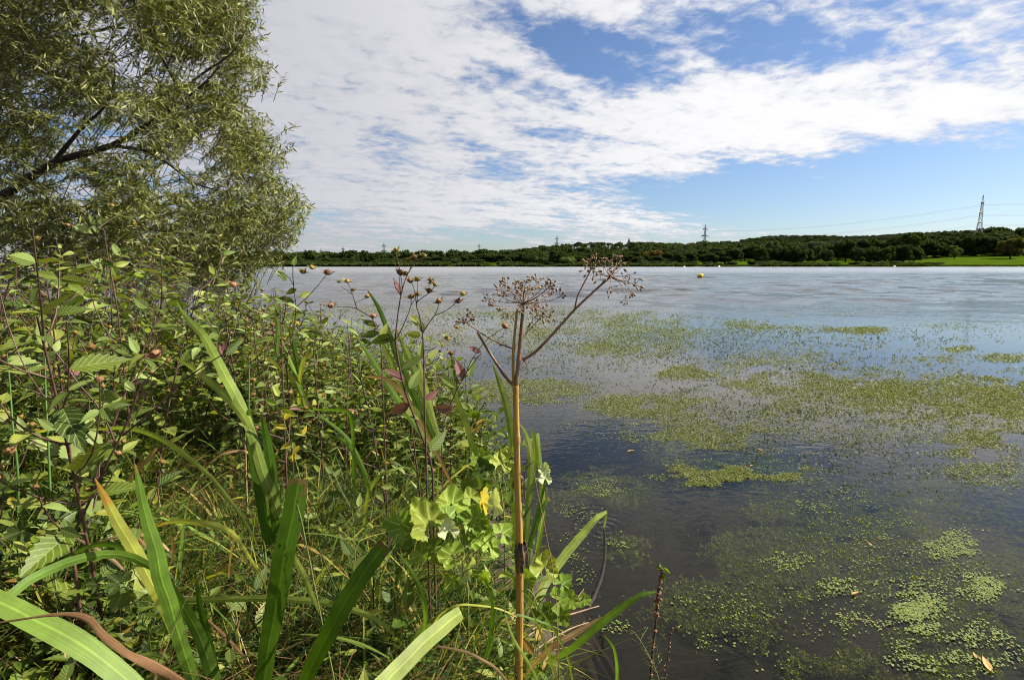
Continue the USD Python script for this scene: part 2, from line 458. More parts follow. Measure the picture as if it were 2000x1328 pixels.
# ------------------------------------------------------------------ ground and water
SHORE = [(-300, 60), (-60, 27), (-25, 21), (-14, 16.5), (-8, 12), (-5, 9), (-3, 7), (-1.6, 5.5), (-0.75, 4.5), (-0.2, 3.6), (0.02, 2.8), (0.10, 2.1), (0.14, 1.6), (0.22, 1.1),
         (0.6, 0.5), (2, -0.6), (5, -3), (12, -7), (60, -20), (300, -60)]
LAND = shapely.Polygon(SHORE + [(300, -300), (-300, -300)])
EDGE = shapely.LineString(SHORE)


def inland(x, y):
    """Metres from the water's edge, positive on land."""
    p = shapely.points(np.asarray(x, float).ravel(), np.asarray(y, float).ravel())
    d = shapely.distance(EDGE, p)
    return np.where(shapely.contains(LAND, p), d, -d).reshape(np.shape(x))


def bank_z(x, y):
    x, y = np.asarray(x, float), np.asarray(y, float)
    s = inland(x, y)
    sp = np.maximum(s, 0)
    z = np.where(s > 0, 0.02 + 0.27 * (1 - np.exp(-sp / 0.25)) + 0.07 * np.minimum(sp, 8) ** 0.8, 0.02 + s * 1.8)
    z = np.maximum(z, -1.6)
    p = np.stack([x * 2.2, y * 2.2, 0 * x], -1)
    return z + 0.09 * (meshkit.fbm(p, 3, 5) - 0.5) * np.clip(s * 3 + 1, 0.2, 1)


def grid_mesh(xs, ys, zf):
    X, Y = np.meshgrid(xs, ys)
    v = np.stack([X, Y, zf(X, Y)], -1).reshape(-1, 3)
    n = len(xs)
    i, j = np.meshgrid(np.arange(len(ys) - 1), np.arange(n - 1), indexing='ij')
    a = (i * n + j).ravel()
    return v, np.stack([a, a + 1, a + n + 1, a + n], 1)


M['soil'] = plain_material('bank_soil', [(0, (0.012, 0.008, 0.005)), (0.5, (0.028, 0.018, 0.010)), (1, (0.05, 0.035, 0.018))], 0.95, 24, 0.01)
M['mud'] = plain_material('lake_mud', [(0, (0.008, 0.009, 0.006)), (1, (0.018, 0.018, 0.011))], 0.9, 3)


def spread(a, b, near, far, n):
    """Coordinates that are dense between near and far."""
    return np.unique(np.concatenate([np.linspace(a, near, n // 6), np.linspace(near, far, n), np.linspace(far, b, n // 6)]))


bank = MB().add(*grid_mesh(spread(-300, 300, -6, 1.6, 150), spread(-120, 62, -1, 8, 150), bank_z)).build('bank', M['soil'])
tag(bank, 'dark soil bank under the plants', kind='structure')
bed = MB().add([(-900, -60, -1.5), (900, -60, -1.5), (900, 360, -1.5), (-900, 360, -1.5)], [[0, 1, 2, 3]]).build('lakebed', M['mud'], smooth=False)
tag(bed, 'dark mud on the lake bottom', kind='structure')

# water: clear over a dark bed, calm between the weeds and ruffled into wavelets by the wind in the open
g = Graph()
geo = g.add('geometry')
P = geo + '.position'
sp = g.add('separate_xyz', vector=P)
wx, wy = sp + '.x', sp + '.y'
far = g.remap(wy, 9.0, 22.0, 0.0, 1.0, 'smoothstep')
very = g.remap(wy, 20.0, 120.0, 0.0, 1.0, 'smoothstep')
w2 = g.noise(g.vmath('multiply', P, (1.0, 1.7, 1.0)), 3.6, 3.0, 0.6, 0.8)
w3 = g.noise(g.vmath('multiply', P, (1.0, 1.6, 1.0)), 11.0, 2.0, 0.5, 0.5)
h_near = g.math('add', g.math('multiply', w3, 0.0013), g.math('multiply', w2, g.math('add', 0.0014, g.math('multiply', far, 0.020))))
ring_c = on_z(1181, 1032)
rv = g.vmath('subtract', P, (float(ring_c[0]), float(ring_c[1]), 0.0))
rd = g.vmath('length', rv, out='value')
ring = g.math('multiply', g.math('sine', g.math('multiply', rd, 130.0)), g.remap(rd, 0.02, 0.30, 0.0014, 0.0))
h = g.math('add', h_near, ring)
bump = g.add('bump', {'strength': 1.0, 'distance': 1.0, 'filter_width': 0.1}, height=h) + '.normal'
cosv = g.math('absolute', g.vmath('dot_product', bump, geo + '.incoming', out='value'))
fr = g.math('power', g.math('subtract', 1.0, cosv, clamp=True), 5.0)
fr = g.math('multiply_add', fr, 0.98, 0.02, clamp=True)
deep = g.add('transparent_bsdf', {'color': (0.44, 0.43, 0.34)})
rough = g.remap(very, 0.0, 1.0, 0.012, 0.20)
gl = g.add('glossy_bsdf', {'distribution': 'ggx', 'color': (0.98, 0.955, 0.92)}, roughness=rough, normal=bump)
mx = g.add('mix_closure', fac=fr, closure1=deep + '.BSDF', closure2=gl + '.BSDF')
M['water'] = g.make('lake_water', mx + '.closure')
rows = [0.3, 1.0, 2.0, 3.0, 4.0, 5.0, 6.0]
while rows[-1] < 352:
    rows.append(rows[-1] + max(0.07, 0.0044 * rows[-1]))
rows = np.array(rows)
cols = np.linspace(-1.12, 1.12, 400)
cols = np.concatenate([[-300, -60, -12, -4, -2, -1.4], cols, [1.4, 2, 4, 12, 60, 300]])
CX, RY = np.meshgrid(cols, rows)
WXg = CX * (RY + 2)
lim_ = 900 + 10 * np.abs(np.arange(len(cols)) - len(cols) / 2)
WXg = np.clip(WXg, -lim_, lim_)
dy_ = np.gradient(rows)[:, None]
wave = np.zeros_like(WXg)
for lam, slope in ((0.42, 0.17), (0.85, 0.17), (1.7, 0.13), (3.4, 0.06), (7.0, 0.025)):
    fade = np.clip(lam / (4.2 * dy_) - 0.35, 0, 1)
    q_ = np.stack([WXg / (lam * 1.7) + 7.1 * lam, (RY + 0.22 * WXg) / lam, 0 * WXg + lam], -1)
    wave += fade * slope * lam * (meshkit.noise(q_, 3) - 0.5)
gust = meshkit.fbm(np.stack([WXg / 22, RY / 9, 0 * RY], -1), 3, 12)
grow = np.clip((RY - 12.5 - 0.12 * np.minimum(WXg, 0) - 9 * (gust - 0.5)) / 9, 0, 1)
wave *= grow * np.clip(0.35 + 1.5 * (gust - 0.25), 0.3, 1.25) * np.clip((352 - RY) / 3, 0, 1)
wave[np.abs(CX) > 1.3] = 0
wv_ = np.stack([WXg, RY, wave], -1).reshape(-1, 3)
nC = len(cols)
i_, j_ = np.meshgrid(np.arange(len(rows) - 1), np.arange(nC - 1), indexing='ij')
a_ = (i_ * nC + j_).ravel()
wb_ = MB().add(wv_, np.stack([a_, a_ + 1, a_ + nC + 1, a_ + nC], 1))
wb_.add([(-900, -60, 0), (900, -60, 0), (900, 0.3, 0), (-900, 0.3, 0)], [[0, 1, 2, 3]])
water = wb_.build('water', M['water'])
tag(water, 'lake water, calm and dark near the bank and wind-ruffled further out', kind='structure')

# ------------------------------------------------------------------ far shore
SHORE_Y = 345.0
SKYX = [-1500, 560, 650, 700, 760, 830, 900, 950, 1000, 1030, 1060, 1100, 1140, 1200, 1240, 1290, 1330, 1360, 1420, 1450, 1500, 1560, 1620, 1690, 1750, 1820, 1900, 1950, 2000, 2100, 3500]
SKYP = [508, 508, 506, 505, 505, 502, 498, 494, 491, 487, 482, 478, 474, 475, 475, 475, 477, 474, 473, 474, 474, 475, 475, 473, 466, 455, 446, 447, 447, 446, 446]


def column(x, y):
    return 1000 + FPX * np.asarray(x) / np.maximum(np.asarray(y), 1.0) * CP


def skyline(c):
    return np.interp(c, SKYX, SKYP)


def far_z(x, y):
    x, y = np.asarray(x, float), np.asarray(y, float)
    c = column(x, y)
    zm = np.interp(c, [560, 1000, 1350, 1450, 1750, 1850, 2100], [1.0, 2.4, 3.2, 4.6, 5.0, 7.6, 8.5])
    dr = np.interp(c, [1000, 1400, 1700, 1850], [900, 950, 900, 680])
    zr = np.maximum(EYE + (517 - skyline(c)) / FPX * dr - 15, zm * 0.6)
    u = np.clip((y - 470) / (dr - 470), 0, 1)
    z = np.where(y < 470, zm * np.clip((y - SHORE_Y) / 125, 0, 1) ** 0.8 + 0.35 * np.clip((y - SHORE_Y) / 3, -3, 1), zm + (zr - zm) * (u * u * (3 - 2 * u)) + 0.35)
    z = z - np.maximum(y - dr, 0) * 0.012
    return z + 0.3 * (meshkit.fbm(np.stack([x / 30, y / 30, 0 * x], -1), 2, 8) - 0.5) * np.clip((y - 350) / 30, 0, 1)


M['meadow'] = plain_material('meadow_grass', [(0, (0.020, 0.040, 0.003)), (0.5, (0.034, 0.060, 0.004)), (1, (0.052, 0.078, 0.007))], 1.0, 0.12, spec=0.0, stretch=(1, 2, 1))
ys = np.concatenate([np.linspace(336, 352, 9), np.linspace(358, 500, 22), np.linspace(520, 1100, 24), np.linspace(1200, 6000, 12)])
far_shore = MB().add(*grid_mesh(np.concatenate([np.linspace(-6000, -1300, 12), np.linspace(-1200, 1200, 160), np.linspace(1300, 6000, 12)]), ys, far_z)).build('far_shore', M['meadow'])
tag(far_shore, 'green meadow and low wooded hills across the lake', kind='structure')

# distant grey-green ridge behind the right-hand wood
RX = [900, 1300, 1420, 1450, 1480, 1510, 1560, 1600, 1640, 1700, 1760, 1830, 1950, 2200, 2600]
RP = [500, 486, 474, 467, 463, 461, 460.5, 461.5, 463, 461, 456, 453, 456, 462, 470]


def ridge_z(x, y):
    c = column(x, y)
    top = EYE + (517 - np.interp(c, RX, RP)) / FPX * 1900 - 8
    return np.where(y < 1900, top * np.clip((y - 1500) / 400, 0, 1), top - (y - 1900) * 0.05) - 2.0


rxs = np.linspace(-500, 3400, 260)
rys = np.concatenate([np.linspace(1500, 1900, 14), np.linspace(2000, 3600, 6)])


def ridge_rough(x, y):
    return ridge_z(x, y) + 9.0 * (meshkit.fbm(np.stack([x / 22, y / 22, 0 * x], -1), 3, 3) - 0.5)


M['ridge'] = plain_material('distant_wood', [(0, (0.014, 0.021, 0.009)), (1, (0.024, 0.032, 0.014))], 0.95, 0.05)
tag(MB().add(*grid_mesh(rxs, rys, ridge_rough)).build('hills', M['ridge']), 'wooded ridge on the horizon behind the far shore', kind='structure')

# ------------------------------------------------------------------ trees of the far shore
def foliage_material(name, stops, scale, trans=0.25):
    g = Graph()
    a = g.add('attribute', {'attribute': 'tint'})
    s = g.add('separate_color', color=a + '.color')
    oi = g.add('object_info')
    r = g.math('fraction', g.math('add', g.math('multiply', s + '.r', 0.55), oi + '.random'))
    col = g.ramp(r, stops)
    p = g.add('principled_bsdf', {'roughness': 0.8, 'specular_ior_level': 0.05}, base_color=col)
    tr = g.add('translucent_bsdf', color=g.mix(1.0, col, (1.4, 1.5, 0.6), 'multiply'))
    return g.make(name, g.add('mix_closure', {'fac': trans}, closure1=p + '.BSDF', closure2=tr + '.BSDF') + '.closure')


M['far_leaf'] = foliage_material('far_foliage', [(0, (0.018, 0.030, 0.008)), (0.3, (0.025, 0.038, 0.009)), (0.6, (0.032, 0.044, 0.011)), (0.85, (0.045, 0.056, 0.013)), (1, (0.022, 0.034, 0.010))], 1)
M['far_leaf_pale'] = foliage_material('pale_far_foliage', [(0, (0.050, 0.064, 0.030)), (1, (0.068, 0.082, 0.040))], 1)
M['far_leaf_bright'] = foliage_material('bright_far_foliage', [(0, (0.07, 0.10, 0.022)), (1, (0.10, 0.13, 0.03))], 1)
M['far_leaf_rust'] = foliage_material('rusty_far_foliage', [(0, (0.10, 0.075, 0.02)), (0.5, (0.06, 0.075, 0.02)), (1, (0.15, 0.075, 0.02))], 1)
M['far_bark'] = plain_material('far_bark', [(0, (0.02, 0.016, 0.012)), (1, (0.05, 0.04, 0.03))], 0.9, 1)


def crown_arrays(seed, kind='round', count=2600):
    """A crown of unit height standing on z = 0.12..1, built of leaf clumps on several lobes."""
    r = np.random.default_rng(seed)
    if kind == 'poplar':
        lobes = [(0, 0, 0.2 + 0.75 * i / 6, 0.10 * (1 - 0.5 * i / 6), 0.13) for i in range(7)]
    elif kind == 'bush':
        lobes = [(*(r.normal(0, .30, 2)), 0.35 + r.random() * 0.25, 0.34 + 0.12 * r.random(), 0.36) for _ in range(9)]
    else:
        lobes = [(0, 0, 0.55, 0.26, 0.36)]
        for i in range(11):
            a, h = r.random() * 6.28, 0.26 + 0.60 * r.random()
            R = 0.27 * (1 - 0.55 * abs(h - 0.5))
            lobes.append((R * math.cos(a), R * math.sin(a), h, 0.14 + 0.07 * r.random(), 0.13 + 0.06 * r.random()))
        lobes.append((r.normal(0, .05), r.normal(0, .05), 0.84, 0.15, 0.15))
    lobes = np.array(lobes)
    wgt = lobes[:, 3] ** 2
    pick = r.choice(len(lobes), count, p=wgt / wgt.sum())
    d = unit(r.normal(size=(count, 3)))
    rad = 0.74 + 0.30 * r.random((count, 1))
    L = lobes[pick]
    pos = L[:, :3] + d * rad * np.stack([L[:, 3], L[:, 3], L[:, 4]], 1)
    nrm = unit(d + 0.75 * r.normal(size=(count, 3)))
    t1 = unit(np.cross(nrm, r.normal(size=(count, 3))))
    t2 = np.cross(nrm, t1)
    s = (0.030 + 0.030 * r.random((count, 1))) * min(1.0, (1300 / count) ** 0.5) * (0.75 if kind == 'poplar' else 1.0)
    v = np.stack([pos - t1 * s - t2 * s * 0.6, pos + t1 * s * 0.4 - t2 * s, pos + t1 * s + t2 * s * 0.5, pos - t1 * s * 0.3 + t2 * s], 1)
    v[:, ::2] -= nrm[:, None] * s[:, None] * 0.35
    f = np.arange(count * 4).reshape(-1, 4)
    t = np.zeros((count, 4, 3))
    t[..., 0] = r.random((count, 1))
    core = []
    for l in lobes[: 13]:
        cv, cf, ct = blob_mesh(1.0, 1)
        core.append((cv * np.array([l[3], l[3], l[4]]) * 0.66 + l[:3], cf, ct))
    return (v.reshape(-1, 3), f, t.reshape(-1, 3)), core


def far_tree(name, label, seed, kind, loc, h, wide, mat, group, rz=0.0, trunk=True):
    t = thing(name, label, 'bush' if kind == 'bush' else 'tree', loc, rz, (h * wide, h * wide, h), group)
    leaves, core = crown_arrays(seed, kind)
    b = MB().add(*leaves)
    for c in core:
        b.add(*c)
    b.build('crown', mat, t, smooth=False)
    if trunk:
        b = MB().add(*tube([(0, 0, -0.05), (0.004, 0.003, 0.15), (-0.006, 0.004, 0.4), (0.004, -0.006, 0.75)], [0.028, 0.022, 0.016, 0.006], 6))
        for a in (0.4, 2.4, 4.5):
            b.add(*tube([(0, 0, 0.26 + 0.02 * a), (0.09 * math.cos(a), 0.09 * math.sin(a), 0.40), (0.18 * math.cos(a), 0.18 * math.sin(a), 0.55)], [0.013, 0.009, 0.004], 5))
        b.build('trunk', M['far_bark'], t)
    return t


rng = np.random.default_rng(11)
first = {}


def put_tree(px, top, y, wide, kind='round', mat='far_leaf', label=None, name='broadleaf_tree', group=None, sink=0.0):
    """A tree y metres away whose top shows at (px, top)."""
    p = at(px, top, y)
    z0 = float(far_z(p[0], y)) - sink
    h = max(p[2] - z0, 2.0)
    key = (kind, mat, int(rng.integers(0, 4)), name)
    w = wide / FPX * y / (h * (0.78 if kind == 'round' else 0.22 if kind == 'poplar' else 1.25))
    rz = rng.random() * 360
    cat = 'bush' if kind == 'bush' else 'tree'
    if key not in first:
        first[key] = far_tree(name, label, hash_seed(key), kind, (p[0], y, z0), h, w, M[mat], group, rz, kind != 'bush')
        return first[key]
    return copy_of(first[key], name, label, cat, (p[0], y, z0), rz, (h * w, h * w, h), group)


def hash_seed(key):
    return sum(ord(c) * (i + 1) for i, c in enumerate(str(key))) % 100003


# single trees the photograph lets one pick out
put_tree(1867, 479, 430, 21, mat='far_leaf_bright', label='small round tree standing alone on the bright meadow', name='lone_tree')
put_tree(1770, 455, 392, 62, label='largest dark broad tree on the far waterside, left of the open meadow', name='large_tree')
put_tree(1746, 462, 398, 46, label='dark tree merging into the left side of the largest waterside tree', name='large_tree')
put_tree(1702, 463, 405, 46, label='big rounded tree beside a smaller rounded one, left of the largest waterside tree', name='broadleaf_tree')
put_tree(1655, 467, 405, 40, label='rounded dark tree between the three pale willows and the largest waterside tree', name='broadleaf_tree')
put_tree(1595, 471, 392, 31, mat='far_leaf_pale', label='pale round willow on the far shore, rightmost of the pale row', name='pale_tree')
put_tree(1561, 472, 396, 25, mat='far_leaf_pale', label='narrow pale willow on the far shore, in the middle of the pale row', name='pale_tree')
put_tree(1513, 470, 400, 30, mat='far_leaf_pale', label='pale willow on the far shore, leftmost of the pale row', name='pale_tree')
put_tree(1418, 483, 372, 58, label='broad domed tree at the water below the middle pylon', name='broadleaf_tree')
put_tree(1978, 466, 428, 46, mat='far_leaf_rust', label='tree with a rusty red autumn side at the right end of the meadow', name='autumn_tree')
put_tree(1275, 489, 385, 34, mat='far_leaf_rust', label='yellow-brown tinted tree at the water right of the dry umbel', name='autumn_tree')
put_tree(706, 496, 400, 7, kind='poplar', label='left one of two slim poplars on the far shore', name='poplar_tree')
put_tree(714, 495, 402, 7, kind='poplar', label='right one of two slim poplars on the far shore', name='poplar_tree')
put_tree(731, 494, 400, 20, label='taller rounded tree just right of the two poplars', name='broadleaf_tree')
for px, top, wide in ((1052, 489, 34), (1303, 505, 16), (1330, 512, 14), (1112, 500, 24), (1250, 504, 26)):
    put_tree(px, top, 358, wide, kind='bush', mat='far_leaf' if wide != 24 else 'far_leaf_bright', label={1052: 'wide bush at the far water edge left of the strip of meadow', 1303: 'small upright bush at the far water edge below the hill village', 1330: 'lowest round bush at the far water edge, left of the domed tree',
             1112: 'bright green bush at the far water edge below the hill village', 1250: 'bush at the far water edge behind the drooping right umbel'}[px], name='bush')

# the closed tree belt behind them
GAPS = [(1052, 1088), (1395, 1470), (1350, 1372), (1630, 1670), (1795, 2080), (950, 980), (872, 900)]
BELTX = [400, 560, 650, 700, 730, 760, 830, 900, 950, 1000, 1060, 1100, 1150, 1200, 1300, 1350, 1400, 1450, 1480, 1560, 1600, 1660, 1720, 1800, 1850, 1900, 2100]
BELTP = [508, 508, 505, 505, 502, 505, 503, 500, 496, 494, 490, 491, 491, 491, 489, 488, 485, 482, 478, 476, 476, 474, 472, 472, 466, 462, 458]
GB = 'trees of the closed belt on the far shore'
x = 330.0
while x < 2120:
    for yy in ((452, 480) if x < 1780 else (492, 520)):
        px = x + rng.normal(0, 5)
        put_tree(px, np.interp(px, BELTX, BELTP) + rng.normal(1.2, 1.6), yy + rng.normal(0, 6), 26 + 12 * rng.random(), label='dark broadleaf tree in the closed belt of trees across the lake', name='belt_tree', group=GB)
    if not any(a < x < b for a, b in GAPS) and rng.random() < 0.93:
        put_tree(x, np.interp(x, BELTX, BELTP) + 4 + rng.random() * 8, 366 + rng.normal(0, 5), 22 + 10 * rng.random(), label='dark broadleaf tree in the closed belt of trees across the lake', name='belt_tree', group=GB)
    x += 17 + 5 * rng.random()
x = 330.0
GS = 'low shrubs along the far water edge'
while x < 2080:
    if not any(a < x < b for a, b in GAPS) or rng.random() < 0.12:
        put_tree(x, 508.5 + 5 * rng.random() - (2 if x < 900 else 0), 352 + 9 * rng.random(), 16 + 10 * rng.random(), kind='bush', label='low dark shrub at the water line of the far shore', name='shore_shrub', group=GS)
    x += 8 + 7 * rng.random()


def instancer(name, protos, pos, idx, scale, rotz, tilt=None, label=None, cat=None):
    """Many copies as one uncountable mass."""
    pi = UsdGeom.PointInstancer.Define(stage, '/World/' + name)
    for k, (mesh, mat, sm) in enumerate(protos):
        b = MB()
        for m_ in (mesh if isinstance(mesh, list) else [mesh]):
            b.add(*m_)
        pr = b.build(f'{name}_piece', mat, pi.GetPrim(), smooth=sm)
        pi.GetPrototypesRel().AddTarget(pr.GetPath())
    n = len(pos)
    pi.CreateProtoIndicesAttr(Vt.IntArray.FromNumpy(np.asarray(idx, np.int32)))
    pi.CreatePositionsAttr(Vt.Vec3fArray.FromNumpy(np.asarray(pos, np.float32)))
    sc = np.asarray(scale, np.float32)
    pi.CreateScalesAttr(Vt.Vec3fArray.FromNumpy(np.repeat(sc[:, None], 3, 1) if sc.ndim == 1 else sc))
    h = np.asarray(rotz) / 2
    pi.CreateOrientationsAttr(Vt.QuathArray([Gf.Quath(float(math.cos(a)), 0.0, 0.0, float(math.sin(a))) for a in h]))
    tag(pi.GetPrim(), label, cat, kind='stuff')
    return pi


# wood on the hills behind the belt
HOUSES = [(1118, 484, 9), (1124, 485.5, 8), (1131, 484, 8), (1150, 481, 7), (1171, 483, 7), (1183, 482, 10), (1192, 481, 7), (1199, 485, 8), (1206, 485, 11), (1221, 486, 10), (1139, 488, 7)]
n = 5200
fy = 505 + (1120 - 505) * rng.random(n) ** 0.8
fc = 340 + 1780 * rng.random(n)
fx = (fc - 1000) / FPX * fy / CP
keep = np.ones(n, bool)
for hx, hy, w in HOUSES:
    keep &= ~((abs(fc - hx) < w * 0.55 + 2) & (fy > 640) & (fy < 806))
keep &= ~((fc > 1100) & (fc < 1230) & (fy > 700) & (fy < 900) & (rng.random(n) < 0.5))
fx, fy = fx[keep], fy[keep]
protos = []
for s in range(4):
    lv, core = crown_arrays(900 + s, 'round', 420)
    lv = (lv[0], lv[1], lv[2])
    protos.append(([lv] + core, M['far_leaf'], False))
fz = far_z(fx, fy)
hh = 9 + 6.5 * rng.random(len(fx))
rn = 2600                                                            # the wood on the ridge further back
ry_ = 1640 + 320 * rng.random(rn)
rc_ = 1380 + 520 * rng.random(rn)
rx_ = (rc_ - 1000) / FPX * ry_ / CP
fx, fy, fz, hh = np.concatenate([fx, rx_]), np.concatenate([fy, ry_]), np.concatenate([fz, ridge_z(rx_, ry_) - 3.0]), np.concatenate([hh, 12 + 4 * rng.random(rn)])
instancer('hill_wood', protos, np.stack([fx, fy, fz - 0.6], 1), rng.integers(0, 4, len(fx)), np.stack([hh * 1.15, hh * 1.15, hh], 1), rng.random(len(fx)) * 6.28, label='dense dark wood covering the hills across the lake', cat='wood')

# reeds and rough grass that fringe the far water line
n = 2600
fc = 380 + 1720 * rng.random(n)
fy = 344.6 + 5.5 * rng.random(n)
fx = (fc - 1000) / FPX * fy / CP
v, f, t_ = leaf_shape(0.5, 0, 4, droop=0.2, fold=0.2)
piece = MB()
for k in range(26):
    a = k * 2.4
    R_ = frames(np.array([[0.5 * math.cos(a), 0.5 * math.sin(a), 0.9]]), np.array([[math.cos(a + 1.5), math.sin(a + 1.5), 0.3]]))
    piece.add(*stamp((v, f, t_), np.array([[0.35 * math.cos(a) * (k / 26), 0.35 * math.sin(a) * (k / 26), 0]]), R_, np.array([0.5 + 0.5 * ((k * 7) % 10) / 10]), [((k * 0.37) % 1)]))
fh = (0.9 + 1.3 * rng.random(n)) * np.interp(fc, [900, 1000, 1780, 1850], [1.5, 1.2, 1.2, 0.75]) * np.where(np.any([(fc > a) & (fc < b_) for a, b_ in GAPS], axis=0), 0.5, 1.0)
instancer('shore_fringe', [(piece.arrays(), M['far_leaf'], False)], np.stack([fx, fy, far_z(fx, fy) - 0.1], 1), np.zeros(n, int), np.stack([fh * 1.7, fh * 1.7, fh], 1), rng.random(n) * 6.28, label='dark reeds and rough growth fringing the far water line', cat='reeds')

# houses of the village on the hill
M['white_wall'] = plain_material('white_render', [(0, (0.62, 0.60, 0.56)), (1, (0.78, 0.76, 0.72))], 0.8, 0.5)
M['roof'] = plain_material('roof_tiles', [(0, (0.06, 0.045, 0.04)), (1, (0.12, 0.08, 0.065))], 0.8, 0.8)
M['dark_glass'] = plain_material('window_dark', [(0, (0.02, 0.022, 0.025)), (1, (0.03, 0.03, 0.035))], 0.2, 1)
NEAR_TO = ['furthest left house of the hill village', 'second house from the left end of the hill village', 'third house from the left end of the hill village', 'small house high on the slope left of the village middle',
           'small house just left of the middle of the hill village', 'broad white house in the middle of the hill village', 'narrow house just right of the middle of the hill village', 'house left of the widest one in the hill village',
           'widest white house of the hill village', 'furthest right house of the hill village', 'lowest house on the left slope of the hill village']


def box(b, c, s):
    c, s = np.asarray(c, float), np.asarray(s, float) / 2
    v = np.array([[x, y, z] for x in (-1, 1) for y in (-1, 1) for z in (-1, 1)]) * s + c
    return b.add(v, np.array([[0, 1, 3, 2], [4, 6, 7, 5], [0, 4, 5, 1], [2, 3, 7, 6], [0, 2, 6, 4], [1, 5, 7, 3]]))


for k, (hx, hy, w) in enumerate(HOUSES):
    D = 790 + 8 * (k % 3)
    p = at(hx, hy + 5, D)
    W, Hh = w / FPX * D * 0.68, 4.6
    t = thing('village_house', 'white gabled ' + NEAR_TO[k], 'house', (p[0], D, p[2]), rng.normal(0, 14))
    dp = 9.0
    wall = MB()
    zb = min(0.0, float(far_z(p[0], D)) - p[2]) - 2
    hw = W / 2
    v = [(-hw, -dp / 2, zb), (hw, -dp / 2, zb), (hw, -dp / 2, Hh), (0, -dp / 2, Hh + W * 0.42), (-hw, -dp / 2, Hh)]
    v += [(a, dp / 2, c) for a, _, c in v]
    wall.add(v, [[0, 1, 2], [0, 2, 4], [4, 2, 3], [6, 5, 9], [6, 9, 7], [7, 9, 8], [0, 4, 9], [0, 9, 5], [1, 6, 7], [1, 7, 2]])
    wp = wall.build('wall', M['white_wall'], t, smooth=False)
    rb = MB()
    for sgn in (-1, 1):
        a = np.array([[sgn * (hw + .5), -dp / 2 - .5, Hh - 0.25], [0, -dp / 2 - .5, Hh + W * 0.42 + 0.2], [0, dp / 2 + .5, Hh + W * 0.42 + 0.2], [sgn * (hw + .5), dp / 2 + .5, Hh - 0.25]])
        q = np.vstack([a, a + [0, 0, 0.3]])
        rb.add(q, [[0, 1, 2, 3], [4, 7, 6, 5], [0, 4, 5, 1], [3, 2, 6, 7], [0, 3, 7, 4], [1, 5, 6, 2]])
    rb.build('roof', M['roof'], t, smooth=False)
    for sx_ in (-1, 1):
        for zz_ in (1.2, 3.9):
            wb = box(MB(), (sx_ * W * 0.22, -dp / 2 - 0.02, zz_), (W * 0.16, 0.08, 1.3))
            wb.build('window', M['dark_glass'], t, smooth=False)

# church on the hill
p = at(1228, 480, 830)
t = thing('church', 'small church with a thin dark pointed spire above the hill village', 'church', p)
box(MB(), (0, 0, -3), (4.2, 4.2, 14)).build('tower', M['roof'], t, smooth=False)
MB().add([(-2.3, -2.3, 4), (2.3, -2.3, 4), (2.3, 2.3, 4), (-2.3, 2.3, 4), (0, 0, 12)], [[0, 1, 4], [1, 2, 4], [2, 3, 4], [3, 0, 4]]).build('spire', M['roof'], t, smooth=False)

# ------------------------------------------------------------------ pylons and wires
M['steel'] = plain_material('galvanised_steel', [(0, (0.13, 0.135, 0.14)), (1, (0.19, 0.195, 0.20))], 0.6, 1.0)
M['wire'] = plain_material('wire_metal', [(0, (0.16, 0.17, 0.18)), (1, (0.20, 0.20, 0.21))], 0.6, 1.0)
M['insulator'] = plain_material('insulator_glass', [(0, (0.10, 0.13, 0.12)), (1, (0.12, 0.15, 0.14))], 0.3, 1.0)


def bar(b, p, q, r):
    return b.add(*tube([p, q], [r, r], 4, cap=False))


